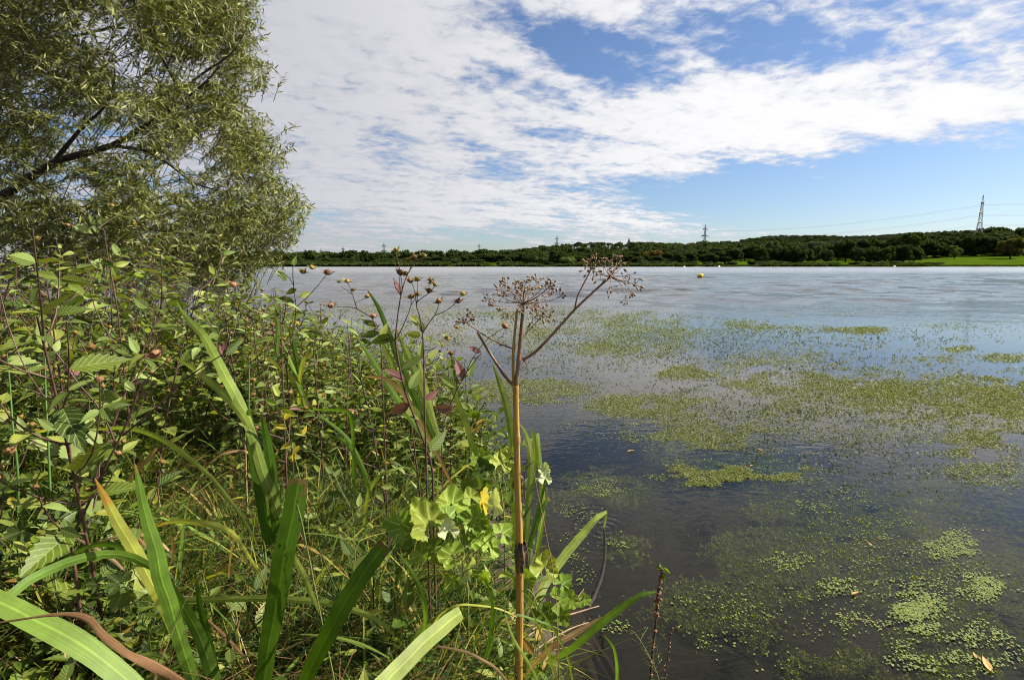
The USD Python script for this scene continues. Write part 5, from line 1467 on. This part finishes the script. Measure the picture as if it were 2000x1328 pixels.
# ------------------------------------------------------------------ the dry umbel plant in the foreground
M['dry_stem'] = plain_material('dry_stem', [(0, (0.15, 0.078, 0.012)), (0.4, (0.26, 0.16, 0.028)), (0.7, (0.20, 0.105, 0.018)), (1, (0.33, 0.22, 0.05))], 0.5, 70, 0.0025, 0.3, stretch=(1, 1, 0.05))
M['dry_branch'] = plain_material('dry_branch', [(0, (0.055, 0.030, 0.015)), (0.5, (0.11, 0.058, 0.026)), (1, (0.17, 0.095, 0.04))], 0.5, 40, 0.001, 0.4, stretch=(1, 1, 0.3))
M['reflection_dark'] = plain_material('dark_leaf_reflection', [(0, (0.006, 0.005, 0.004)), (1, (0.016, 0.013, 0.009))], 0.6, 60, spec=0.1)  # near-black colour painted as the reflection of the bent reed leaf
M['sheath'] = plain_material('withered_sheath', [(0, (0.02, 0.013, 0.010)), (0.6, (0.05, 0.03, 0.02)), (1, (0.16, 0.10, 0.06))], 0.7, 60, 0.003)
M['seed'] = plain_material('dry_seed', [(0, (0.06, 0.034, 0.017)), (0.5, (0.12, 0.068, 0.030)), (1, (0.23, 0.15, 0.07))], 0.7, 300, island=True)
YA = 1.05
rng = np.random.default_rng(77)
A0 = at(1015, 1420, YA)
umbel_plant = thing('dry_umbel_plant', 'tall dead umbel plant with a thick tan stem in the foreground centre', 'plant', A0)


def A(px, py, y=YA):
    return at(px, py, y) - A0


AM = px_m(1015, 760, YA)


def stem_part(name, pts, r0, r1, mat, parent=umbel_plant, k=12, n=None, bumps=()):
    q = smooth_path([A(*p) for p in pts], n or 6 + 5 * len(pts))
    r = np.linspace(r0, r1, len(q)) * AM
    u = np.linspace(0, 1, len(q))
    for bu, bs in bumps:
        r = r * (1 + bs * np.exp(-((u - bu) / 0.012) ** 2))
    return MB().add(*tube(q, r, k)).build(name, M[mat], parent)


stem_part('stem', [(1014, 1440), (1013, 1300), (1015, 1180), (1015, 1080), (1011, 950), (1009, 860), (1007, 752)], 9.4, 5.6, 'dry_stem', k=16, n=90, bumps=((0.86, 0.30), (0.545, 0.18), (1.0, 0.2)))
stem_part('stem', [(1007, 756), (1012, 715), (1016, 670), (1019, 635), (1022, 594)], 4.6, 3.2, 'dry_branch', bumps=((0.33, 0.25),))
stem_part('stem', [(1004, 756), (1002, 720), (1003, 680), (1006, 645), (1010, 603)], 3.1, 2.4, 'dry_stem', bumps=((0.47, 0.3),))
stem_part('branch', [(1003, 752), (985, 733), (970, 710), (952, 682), (932, 648)], 3.2, 2.2, 'dry_branch')
stem_part('branch', [(1003, 682), (975, 670), (950, 657), (925, 640), (906, 626)], 1.6, 1.1, 'dry_branch')
stem_part('branch', [(1020, 703), (1042, 690), (1065, 668), (1095, 635), (1123, 604)], 3.2, 2.4, 'dry_branch')
stem_part('branch', [(1123, 604), (1127, 582), (1138, 558), (1150, 535), (1156, 522)], 1.6, 1.2, 'dry_branch')
stem_part('branch', [(1123, 604), (1145, 583), (1170, 560), (1192, 541)], 2.4, 2.0, 'dry_branch')
stem_part('branch', [(1006, 680, 1.07), (1025, 655, 1.09), (1045, 632, 1.11), (1062, 612, 1.12)], 1.5, 0.8, 'dry_branch')
stem_part('twig', [(1022, 702), (1028, 710), (1030, 718)], 1.8, 0.8, 'dry_branch')
b = MB()
for k in range(9):
    a = k * 0.75
    base = A(1017, 1056 + 4 * (k % 3)) + np.array([math.cos(a), math.sin(a), 0]) * 8.3 * AM
    tipp = A(1019, 1100 + 16 * rng.random()) + np.array([math.cos(a + .3), math.sin(a + .3), 0]) * (8.8 + 4 * rng.random()) * AM
    q = smooth_path([base, (base + tipp) / 2 + np.array([math.cos(a), math.sin(a), 0]) * 3 * AM, tipp], 9)
    b.add(*strip(q, np.linspace(10, 6, 9) * AM, np.cross([0, 0, 1.0], [math.cos(a), math.sin(a), 0]), 0.3, rng.random()))
b.build('sheath', M['sheath'], umbel_plant)
b = MB()
for pts in ([(1025, 972), (1024, 940), (1030, 912), (1043, 902)], [(1023, 1010), (1035, 990), (1042, 975)], [(1001, 893), (996, 897), (993, 895)]):
    b.add(*tube(smooth_path([A(*p) for p in pts], 10), np.linspace(2.0, 0.7, 10) * AM, 6))
b.build('dry_shoots', M['sheath'], umbel_plant)

seed_p = (np.array([[-.28, 0, 0], [.28, 0, 0], [0, .5, .22], [0, .5, -.22], [-.30, .55, 0], [.30, .55, 0], [0, 1, 0]]), np.array([[0, 1, 2], [1, 0, 3], [0, 2, 4], [0, 4, 3], [1, 5, 2], [1, 3, 5], [4, 2, 6], [2, 5, 6], [4, 6, 3], [3, 6, 5]]), np.zeros((7, 3)))


def umbel(hub, ends, label=None, seeds=9, seed=0, name='umbel'):
    """Rays from a hub; each ray (a part's part) ends in a small cluster of dry seeds. ends: (px, py, distance)."""
    r = np.random.default_rng(seed)
    H = A(*hub)
    u_ = MB().add(*[(lambda v, f, t: (v * [1, 1, .8] + H, f, t))(*blob_mesh(4.2 * AM, 1, jitter=0.3, seed=seed))][0]).build(name, M['dry_branch'], umbel_plant, label=label)
    for e in ends:
        E = A(*e[:3])
        d = E - H
        mid_ = H + d * 0.55 + np.array([0, 0, -0.06]) * np.linalg.norm(d)
        if len(e) > 3:
            mid_ = H + d * 0.6 + np.array([0, 0, e[3]]) * np.linalg.norm(d)
        q = smooth_path([H, mid_, E], 8)
        MB().add(*tube(q, np.linspace(0.9, 0.5, 8) * AM, 5)).build('ray', M['dry_branch'], u_)
        b = MB()
        k = max(3, int(seeds * (0.5 + 0.7 * r.random())))
        ax = unit(q[-1] - q[-3])
        dd = unit(ax * 0.8 + r.normal(size=(k, 3)) * 0.75)
        ln = (8 + 7 * r.random(k)) * AM
        for i in range(k):
            b.add(*tube([E, E + dd[i] * ln[i]], 0.42 * AM, 3, cap=False))
        b.add(*stamp(seed_p, E + dd * ln[:, None] * 0.9, frames(unit(dd + 0.5 * r.normal(size=(k, 3))), r.normal(size=(k, 3))), (5.5 + 3 * r.random(k)) * AM, r.random(k)))
        b.build('seeds', M['seed'], u_)


ends = [(957, 583, 1.05), (968, 598, 1.0), (985, 602, 0.98), (990, 556, 1.06), (1003, 553, 1.11), (1012, 566, 0.99), (1024, 561, 1.02), (1035, 552, 1.06), (1050, 553, 1.1), (1065, 557, 1.06), (1072, 562, 1.02), (1092, 581, 1.05), (1080, 566, 1.12), (978, 566, 1.1), (975, 575, 1.13), (985, 578, 1.14), (1022, 573, 0.97), (1018, 556, 1.14), (1045, 598, 0.97), (1052, 606, 0.95, 0.1), (1072, 614, 1.02, 0.12), (1040, 624, 1.0, 0.25), (1074, 580, 1.13), (1044, 600, 1.1), (993, 617, 0.98, -0.02), (1018, 606, 0.95), (1066, 565, 0.98), (1000, 570, 0.97), (1030, 570, 1.15)]
umbel((1022, 592), ends, 'largest umbel, seen full on', 10, 1)
ends2 = [(1168, 531, 1.05), (1180, 521, 1.08), (1190, 512, 1.05), (1196, 509, 1.1), (1207, 517, 1.02), (1214, 522, 1.06), (1178, 534, 1.0), (1229, 536, 1.05), (1238, 545, 1.08), (1241, 555, 1.04), (1233, 568, 1.02, 0.1), (1192, 572, 1.0, 0.1), (1172, 546, 1.01), (1225, 549, 1.0), (1186, 526, 1.0), (1200, 524, 1.0), (1222, 577, 1.0, 0.15), (1218, 545, 1.12), (1205, 512, 1.12), (1194, 560, 0.98, 0.1)]
umbel((1192, 540), ends2, 'drooping umbel on the right branch', 5, 2)
umbel((1156, 524), [(1148, 527, 1.03), (1154, 514, 1.05), (1163, 512, 1.05), (1170, 519, 1.04), (1160, 530, 1.02), (1146, 520, 1.07)], 'small umbel beside the drooping one', 8, 3)
umbel((906, 626), [(900, 630, 1.05), (904, 621, 1.04), (911, 620, 1.05), (913, 629, 1.04)], 'withered umbel on the left branch', 6, 4)
umbel((1062, 612, 1.12), [(1058, 616, 1.12), (1066, 608, 1.12), (1064, 620, 1.1)], 'small umbel behind the stem', 5, 5)

# ------------------------------------------------------------------ brown stalk in the water at the right
t = thing('brown_stalk', 'dark brown knobbly dead stalk with one green leaf on top standing in the water', 'plant', at(1268, 1360, 1.35))
o = np.array(t.GetAttribute('xformOp:translate').Get())
q = smooth_path([at(1268, 1400, 1.36), at(1272, 1300, 1.35), at(1280, 1220, 1.34), at(1286, 1160, 1.33), at(1291, 1118, 1.33)], 40) - o
km = px_m(1280, 1200, 1.35)
MB().add(*tube(q, np.linspace(3.0, 2.2, 40) * km, 8)).build('stem', M['sheath'], t)
rng = np.random.default_rng(8)
for k in list(range(12, 40, 1)):
    if k < 28 and k % 4:
        continue
    b = MB()
    for j in range(5):
        v, f, tt = blob_mesh((2.0 + 1.5 * rng.random()) * km, 1, (1, 1, 1), 0.5, k * 7 + j)
        b.add(v + q[k] + rng.normal(0, 2.6 * km, 3), f, tt + [rng.random() - .5, 0, 0])
    b.build('seed_whorl', M['dead_head'], t)
for px, py, ln, ang, m in ((1293, 1118, 24, 100, 'cover'), (1296, 1108, 22, 320, 'lime'), (1294, 1114, 26, 280, 'cover'), (1292, 1112, 18, 160, 'cover')):
    p, d, nn, s = px_leaf(px, py, 1.33, ln, ang, 20, 20)
    MB().add(*one_leaf(p - o, d, nn, s, 0.4, LEAVES[1])).build('leaf', M[m], t)
t = thing('brown_stalk', 'short thin dead stalk right of the knobbly brown one', 'plant', at(1300, 1330, 1.5))
o = np.array(t.GetAttribute('xformOp:translate').Get())
q = smooth_path([at(1296, 1345, 1.5), at(1303, 1295, 1.5), at(1309, 1245, 1.5), at(1312, 1228, 1.5)], 14) - o
MB().add(*tube(q, 0.0016, 5)).build('stem', M['sheath'], t)
b = MB()
for k in range(3, 14):
    v, f, tt = blob_mesh(0.0028, 1, (1, 1, 1), 0.5, k)
    b.add(v + q[k] + rng.normal(0, 0.003, 3), f, tt + [rng.random() - .5, 0, 0])
b.build('seeds', M['dead_head'], t)
t = thing('grass_panicle', 'feathery grass panicle leaning over the water left of the brown stalk', 'plant', at(1290, 1340, 1.3))
o = np.array(t.GetAttribute('xformOp:translate').Get())
q = smooth_path([at(1300, 1390, 1.3), at(1285, 1320, 1.3), at(1265, 1275, 1.3), at(1240, 1235, 1.3)], 20) - o
MB().add(*tube(q, np.linspace(0.0013, 0.0006, 20), 4)).build('stalk', M['green_stem'], t)
b = MB()
for k in range(3, 20):
    for s_ in (-1, 1):
        e = q[k] + np.array([s_ * 0.022 + 0.004 * rng.normal(), 0.01 * rng.normal(), 0.016])
        b.add(*tube([q[k], e], 0.0005, 3, cap=False))
        for w in (0.4, 0.7, 1.0):
            b.add(*one_leaf(q[k] * (1 - w) + e * w, e - q[k] + 0.01 * rng.normal(size=3), [0, -1, 0], 0.008, rng.random(), SIMPLE[0]))
b.build('spikelets', M['green_stem'], t)
t = thing('dry_grass_stem', 'single long straw-coloured grass stem leaning in front of the bent reed leaf', 'plant', at(1090, 1350, 1.0))
o = np.array(t.GetAttribute('xformOp:translate').Get())
q = smooth_path([at(1030, 860, 1.15), at(1050, 960, 1.1), at(1070, 1060, 1.06), at(1085, 1150, 1.03), at(1090, 1250, 1.0), at(1092, 1380, 1.0)], 24) - o
MB().add(*tube(q, np.linspace(0.0006, 0.0013, 24), 5)).build('stem', M['straw'], t)

# ------------------------------------------------------------------ grass, straw and low leaves between the plants
def tuft(seed, n, hmin, hmax, w, spread_, lean, seg=5):
    r = np.random.default_rng(seed)
    base = np.stack([r.normal(0, spread_, n), r.normal(0, spread_, n), np.full(n, -0.03)], 1)
    a = r.random(n) * 6.283
    o_ = np.stack([np.cos(a), np.sin(a), 0 * a], 1)
    h_ = hmin + (hmax - hmin) * r.random(n)
    le = lean * (0.3 + 1.2 * r.random(n))
    u = np.linspace(0, 1, seg)[None, :, None]
    tipz = h_ * np.clip(1 - 0.45 * le, 0.15, 1)
    Pm = base[:, None] + o_[:, None] * (h_ * le)[:, None, None] * u ** 1.9 + np.array([0, 0, 1.0]) * (h_[:, None, None] * u - (h_ - tipz)[:, None, None] * u ** 2.4)
    sd = np.cross(o_, [0, 0, 1.0]) + 0.5 * r.normal(size=(n, 3)) * [1, 1, 0]
    sd = unit(sd)
    ww = w * (0.6 + 0.8 * r.random(n))[:, None, None] * np.interp(np.linspace(0, 1, seg), [0, 0.3, 0.7, 1], [0.8, 1, 0.75, 0.06])[None, :, None]
    V = np.stack([Pm - sd[:, None] * ww / 2, Pm + sd[:, None] * ww / 2], 2)
    i, j = np.meshgrid(np.arange(n), np.arange(seg - 1), indexing='ij')
    k = (i * seg + j).ravel() * 2
    f = np.stack([k, k + 1, k + 3, k + 2], 1)
    t_ = np.zeros((n, seg, 2, 3))
    t_[..., 0] = r.random(n)[:, None, None]
    t_[..., 1] = np.linspace(0, 1, seg)[None, :, None]
    t_[..., 2] = np.array([0, 1])[None, None]
    return V.reshape(-1, 3), f, t_.reshape(-1, 3)


def sprig(seed, h, n, size, proto):
    r = np.random.default_rng(seed)
    v, f, t_ = tube(smooth_path([(0, 0, -0.02), (r.normal(0, .02), r.normal(0, .02), h * .5), (r.normal(0, .05), r.normal(0, .05), h)], 6), np.linspace(0.0018, 0.001, 6), 4, cap=False)
    u = np.repeat(np.linspace(0.2, 1, n // 2), 2)
    a = np.arange(n) * math.pi + np.repeat(np.arange(n // 2), 2) * 1.5
    p = np.stack([0.012 * np.cos(a), 0.012 * np.sin(a), u * h], 1)
    d_ = np.stack([np.cos(a), np.sin(a), 0.25 + 0.35 * r.normal(size=n)], 1)
    lv = stamp(proto, p, frames(d_, np.array([0, 0, 1.0]) + 0.4 * r.normal(size=(n, 3))), size * (0.6 + 0.7 * r.random(n)) * (1.15 - 0.45 * u), r.random(n))
    return [(v, f, t_), lv]


rng = np.random.default_rng(31)


def scatter(n, y0, y1, power, c0, c1, smin):
    Yp = y0 + (y1 - y0) * rng.random(n) ** power
    c = c0 + (c1 - c0) * rng.random(n)
    Xp = (c - 1000) / FPX * Yp / CP
    ok = inland(Xp, Yp) > smin
    return Xp[ok], Yp[ok], c[ok]


# green grass
X_, Y_, c_ = scatter(4800, 0.62, 8.0, 1.7, -420, 1300, 0.04)
fz_ = bank_z(X_, Y_)
hk0 = np.clip(inland(X_, Y_) / 0.35, 0.45, 1.0)
dens = meshkit.fbm(np.stack([X_ * 1.6, Y_ * 1.6, 0 * X_], -1), 2, 4)
hk = np.interp(c_, [0, 300, 700, 1000], [1.1, 0.85, 0.95, 0.9]) * (0.7 + 0.55 * rng.random(len(X_)))
hk = np.where(Y_ < 1.0, np.minimum(hk, 0.75), hk) * hk0
ok = dens > 0.43
idx = rng.integers(0, 4, len(X_))
fine_ = (rng.random(len(X_)) < 0.60)
idx = np.where(fine_, 4 + idx % 2, idx)
protos = [(tuft(300 + k, 34, 0.20, 0.44, 0.0052, 0.05, 0.75, 6), M['grass'], True) for k in range(4)] + [(tuft(310 + k, 46, 0.18, 0.40, 0.0024, 0.045, 0.9, 6), M['grass'], True) for k in range(2)] + [(tuft(320 + k, 7, 0.28, 0.50, 0.0105, 0.05, 1.0, 9), M['iris' if k else 'grass'], True) for k in range(2)]
idx = np.where(rng.random(len(X_)) < 0.10, 6 + idx % 2, idx)
instancer('grass', protos, np.stack([X_, Y_, fz_], 1)[ok], idx[ok], hk[ok], (rng.random(len(X_)) * 6.28)[ok], label='long green grass growing between the plants on the bank', cat='grass')

# straw
X_, Y_, c_ = scatter(1600, 0.7, 6.0, 1.6, -200, 1030, 0.20)
far_in = ~((c_ > 780) & (inland(X_, Y_) < 0.55))
X_, Y_, c_ = X_[far_in], Y_[far_in], c_[far_in]
idx = rng.integers(0, 4, len(X_))
protos = [(tuft(330 + k, 26, 0.13, 0.30, 0.0035 if k < 2 else 0.0018, 0.06, 1.15, 6), M['straw'], True) for k in range(4)] + [(tuft(350 + k, 16, 0.25, 0.48, 0.0017, 0.10, 0.95, 8), M['straw'], True) for k in range(2)]
idx = np.where((rng.random(len(X_)) < 0.30) & (inland(X_, Y_) > 0.42) & (c_ < 620), 4 + idx % 2, idx)
instancer('dry_grass', protos, np.stack([X_, Y_, bank_z(X_, Y_)], 1), idx, (0.7 + 0.6 * rng.random(len(X_))) * np.interp(c_, [600, 800], [1.0, 0.6]), rng.random(len(X_)) * 6.28, label='dry straw and withered stems tangled in the grass', cat='dry grass')

# low leafy cover
X_, Y_, c_ = scatter(3000, 0.75, 7.0, 1.7, -420, 1090, 0.05)
w = np.interp(c_, [-420, 120, 280, 400, 800, 1000], [1, 1, 0.35, 0.10, 0.10, 0.25])
w = np.where(Y_ > 2.2, np.maximum(w, 0.8), w)
ok = rng.random(len(X_)) < w
X_, Y_, c_ = X_[ok], Y_[ok], c_[ok]
hk = (0.7 + 0.7 * rng.random(len(X_))) * np.where(Y_ > 2.2, 1.35, 1.0)
hk = np.where(Y_ < 1.0, np.minimum(hk, 0.9), hk)
protos = [(sprig(340 + k, 0.24 + 0.05 * (k % 3), 12, 0.062, LEAVES[k % 4] if k < 3 else SIMPLE[k % 4]), M['cover' if k % 2 else 'bidens'], True) for k in range(6)]
instancer('ground_cover', protos, np.stack([X_, Y_, bank_z(X_, Y_)], 1), rng.integers(0, 6, len(X_)), hk, rng.random(len(X_)) * 6.28, label='low leafy weeds filling the ground of the bank', cat='ground cover')

# ------------------------------------------------------------------ weeds on and under the water
def in_ovals(ovals, per_px, seed, warp=0.35):
    """Points on the water inside ovals given in the photograph; dense in the middle, frayed at the edge."""
    r = np.random.default_rng(seed)
    out_ = []
    for px, py, rx, ry, dn in ovals:
        n_ = int(math.pi * rx * ry * dn * per_px)
        a, q_ = r.random(n_) * 6.283, np.sqrt(r.random(n_)) * (1 + 0.35 * r.normal(size=n_) * 0.6)
        x, y = px + rx * q_ * np.cos(a), py + ry * q_ * np.sin(a)
        nz_ = meshkit.fbm(np.stack([x / 55.0, y / 15.0, 0 * x + px], -1), 4, seed)
        k = (r.random(n_) < np.clip((nz_ - 0.30 - 0.20 * q_) / 0.16, 0, 1)) & (y > 560)
        out_.append(np.stack([x[k], y[k]], 1))
    xy = np.vstack(out_)
    d_ = np.stack([(xy[:, 0] - 1000) / FPX, CP + (664 - xy[:, 1]) / FPX * SP, (664 - xy[:, 1]) / FPX * CP - SP], 1)
    return np.array([0, 0, EYE]) + d_ * (-EYE / d_[:, 2:3])


M['weed'] = leaf_material('floating_weed', [(0, (0.105, 0.125, 0.032)), (0.5, (0.135, 0.155, 0.04)), (0.9, (0.17, 0.185, 0.052)), (1, (0.20, 0.18, 0.07))], 0.2, 0.5, 0.35)
M['weed_dark'] = leaf_material('dark_weed', [(0, (0.03, 0.05, 0.012)), (0.6, (0.06, 0.085, 0.02)), (1, (0.10, 0.075, 0.03))], 0.15, 0.5, 0.3)
M['weed_under'] = leaf_material('submerged_weed', [(0, (0.13, 0.18, 0.03)), (1, (0.24, 0.27, 0.06))], 0.2, 0.7, 0.2)
M['duckweed'] = leaf_material('duckweed', [(0, (0.085, 0.125, 0.025)), (0.6, (0.13, 0.17, 0.035)), (0.9, (0.18, 0.20, 0.055)), (1, (0.20, 0.16, 0.07))], 0.2, 0.45, 0.4)
three = []
for a in (0.2, 2.3, 4.4):
    v, f, t_ = leaf_shape(0.45, 0, 4, droop=-0.15, fold=0.1)
    c, s = math.cos(a), math.sin(a)
    three.append((v @ np.array([[c, s, 0], [-s, c, 0], [0, 0, 1]]), f, t_))
weed_piece = MB()
for q in three:
    weed_piece.add(*q)
weed_piece = weed_piece.arrays()
rng = np.random.default_rng(61)


def weed_mass(name, pos, size, mat, label, z, zs, upright=0.25, cat='water plant'):
    n_ = len(pos)
    dist = np.linalg.norm(pos[:, :2], axis=1)
    sz = size * (0.6 + 0.8 * rng.random(n_)) * np.clip(dist / 6.0, 0.75, 2.2)
    pos = pos.copy()
    pos[:, 2] = z + zs * rng.random(n_)
    up = unit(np.stack([rng.normal(0, upright, n_), rng.normal(0, upright, n_), np.ones(n_)], 1))
    R_ = frames(rng.normal(size=(n_, 3)), up)
    m_ = MB().add(*stamp(weed_piece, pos, R_, sz, rng.random(n_))).build(name, M[mat], smooth=False)
    tag(m_, label, cat, kind='stuff')
    return n_


MATS_ = [(1030, 765, 105, 30, 1.0), (1210, 685, 75, 15, 1.2), (1190, 660, 160, 26, .45), (1335, 727, 60, 13, 1.3), (1272, 791, 108, 22, 1.3), (1440, 715, 150, 17, .6), (1600, 735, 170, 24, .9), (1840, 780, 200, 40, .85), (1940, 760, 90, 30, .9), (1900, 840, 100, 50, .55), (1700, 770, 150, 40, .6),
         (1310, 614, 70, 7, 1.2), (1500, 632, 80, 11, 1.0), (1670, 645, 55, 7, 1.2), (1890, 682, 45, 6, 1.0), (1810, 703, 38, 10, 1.0), (1960, 700, 40, 8, .7), (1120, 605, 260, 9, .5), (900, 650, 180, 24, .35), (1120, 640, 150, 14, .5), (1300, 645, 120, 12, .4), (1540, 800, 60, 18, .7), (1460, 760, 90, 16, .5), (1380, 850, 130, 35, .7), (1430, 925, 115, 22, 1.5), (1600, 690, 100, 8, .5), (760, 600, 120, 9, .4), (1240, 625, 130, 8, .6), (1930, 900, 80, 40, .35)]
MATS_ = [(a, b_, rx * 1.25, ry * 1.2, dn * 0.8) for a, b_, rx, ry, dn in MATS_] + [(1500, 690, 480, 60, .12), (1150, 660, 300, 60, .20), (1750, 800, 300, 90, .14), (1350, 800, 260, 60, .12), (1000, 610, 420, 14, .35), (1380, 612, 300, 10, .35), (1650, 640, 300, 12, .2)]
n1 = weed_mass('floating_weed', in_ovals(MATS_, 1.15, 1), 0.0090, 'weed', 'mats of pale green floating weed spread over the calm water', 0.001, 0.005, 0.14)
SPECK = [(1400, 800, 420, 90, .10), (1200, 700, 260, 50, .16), (1650, 780, 330, 90, .12), (1350, 690, 300, 50, .14), (1000, 690, 250, 60, .16), (1500, 830, 250, 60, .16), (1360, 755, 40, 14, 1.0), (1700, 900, 300, 70, .12), (1000, 620, 420, 16, .25), (1550, 660, 350, 22, .12)]
n2 = weed_mass('weed_specks', in_ovals(SPECK, 0.40, 2), 0.0125, 'weed_dark', 'dark tips of water weed poking through the surface all over the calm water', 0.0, 0.006, 0.3)
UNDER = [(1390, 862, 150, 36, .8), (1440, 920, 130, 34, 1.0), (1650, 1000, 130, 60, .8), (1560, 1090, 180, 75, .6), (1720, 1060, 230, 90, .8), (1400, 1180, 130, 60, .35), (1170, 945, 85, 34, 1.2), (1850, 1160, 180, 90, .7), (1900, 1290, 160, 60, .7), (1620, 1290, 90, 40, .5), (1200, 1060, 60, 24, .7), (1330, 1210, 60, 40, .5), (1500, 990, 60, 20, 1.0), (1880, 960, 150, 60, .35), (1450, 1200, 60, 50, .5)]
n3 = weed_mass('submerged_weed', in_ovals(UNDER, 1.5, 3), 0.015, 'weed_under', 'olive masses of weed hanging just below the surface near the bank', -0.075, 0.07, 0.7)

disc = np.vstack([[[0, 0, 0.02]], [[math.cos(a) * r_, math.sin(a) * r_, 0] for a, r_ in zip(np.arange(7) / 7 * 6.283, (1, .95, 1.05, 1, .9, 1, 1.02))]])
disc_f = np.array([[0, 1 + k, 1 + (k + 1) % 7] for k in range(7)])
trio = MB()
for a in (0.0, 2.1, 4.2):
    trio.add(disc * 0.62 + np.array([math.cos(a), math.sin(a), 0]) * 0.58, disc_f, np.full((8, 3), 0.5))
trio = trio.arrays()
DUCK = [(1860, 1065, 65, 32, .55), (1780, 1185, 42, 26, .95), (1800, 1200, 60, 40, .45), (1930, 1145, 70, 30, .55), (1180, 955, 55, 22, .35), (1130, 1000, 60, 30, .10), (1620, 980, 90, 30, .16), (1560, 930, 140, 20, .12), (1720, 1050, 160, 60, .06), (1830, 1130, 160, 60, .09), (1640, 1150, 60, 22, .25), (1540, 1100, 70, 24, .16), (1210, 1060, 40, 18, .30), (1400, 1180, 120, 50, .025), (1500, 1250, 180, 70, .02), (1860, 1280, 130, 45, .16), (1130, 1130, 50, 60, .06), (1250, 860, 70, 30, .06), (1290, 870, 40, 14, .15), (1700, 1220, 70, 22, .2), (1690, 1150, 200, 100, .03), (1120, 1060, 40, 60, .06), (1920, 1240, 70, 30, .15), (1190, 1230, 50, 30, .08)]
pd = in_ovals(DUCK, 0.34, 4)
n_ = len(pd)
pd[:, 2] = 0.004 + 0.002 * rng.random(n_)
R_ = frames(unit(rng.normal(size=(n_, 3)) * [1, 1, 0.03]), np.tile([[0, 0, 1.0]], (n_, 1)) + 0.06 * rng.normal(size=(n_, 3)))
dm = MB().add(*stamp(trio, pd, R_, 0.0022 + 0.0026 * rng.random(n_) ** 2, rng.random(n_))).build('duckweed', M['duckweed'], smooth=False)
tag(dm, 'bright specks and rafts of duckweed floating on the dark water', 'duckweed', kind='stuff')
print('weeds', n1, n2, n3, n_)

# single leaves adrift
M['drift'] = leaf_material('drifting_leaf', [(0, (0.36, 0.18, 0.06)), (1, (0.45, 0.26, 0.10))], 0.2, 0.5, 0.3)
for px, py, ln, ang, lb in ((1935, 1310, 62, 118, 'largest orange-brown leaf drifting in the bottom right corner'), (1908, 1285, 26, 120, 'small orange leaf drifting beside the largest one in the bottom right corner'), (1703, 1065, 16, 140, 'small pinkish leaf drifting among the submerged weed'), (1225, 881, 18, 10, 'thin orange leaf drifting on the dark water right of the reed blades'),
                              (1663, 1160, 26, 20, 'reddish leaf drifting beside a duckweed patch'), (1490, 880, 14, 160, 'tiny tan leaf drifting in the green mat right of centre'), (1465, 910, 13, 30, 'tiny pale leaf lying on the bright green mat'), (1710, 748, 12, 60, 'tiny brown leaf drifting in front of the far mats')):
    p = on_z(px, py, 0.008)
    a = math.radians(ang)
    s = ln * px_m(px, py, p[1]) * 1.1
    e = on_z(px + 3 * math.cos(a), py - 3 * math.sin(a), 0.008)
    t = MB().add(*one_leaf((0, 0, 0), e - p, [0.05, 0.1, 1], s, 0.5, SIMPLE[2], 0.8))
    dl = t.build('drifting_leaf', M['drift'])
    UsdGeom.Xformable(dl).AddTranslateOp().Set(Gf.Vec3d(*map(float, p)))
    tag(dl, lb, 'leaf')
# dead roots and stalks lying at the water line
t = thing('dead_roots', 'brown dead stalks lying from the bank into the water below the bent reed leaf', 'dead wood', at(1100, 1230, 1.5))
o = np.array(t.GetAttribute('xformOp:translate').Get())
for pts, r_ in (([(1010, 1260, 1.45), (1070, 1215, 1.55), (1130, 1195, 1.62), (1170, 1183, 1.66)], .006), ([(1020, 1290, 1.4), (1090, 1240, 1.5), (1150, 1215, 1.58)], .005), ([(1040, 1230, 1.5), (1090, 1200, 1.6), (1140, 1150, 1.8)], .0045), ([(1000, 1300, 1.4), (1060, 1275, 1.45), (1120, 1262, 1.48)], .005)):
    MB().add(*tube(smooth_path([at(*p) for p in pts], 14) - o, np.linspace(r_, r_ * 0.4, 14), 6)).build('stalk', M['dry_branch'], t)

t = thing('wet_stalk', 'dark tube added on the water as the painted reflection of the bent reed leaf', 'plant', on_z(1150, 1185))
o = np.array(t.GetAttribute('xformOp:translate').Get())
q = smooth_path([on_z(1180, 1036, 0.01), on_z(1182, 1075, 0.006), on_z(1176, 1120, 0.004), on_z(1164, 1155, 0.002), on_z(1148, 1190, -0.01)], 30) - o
MB().add(*tube(q, (0.0075 + 0.003 * meshkit.noise(q * 60, 3)) * np.linspace(0.6, 1.2, 30), 8)).build('stem', M['reflection_dark'], t)  # added dark tube in the shape of the leaf reflection, no real stalk
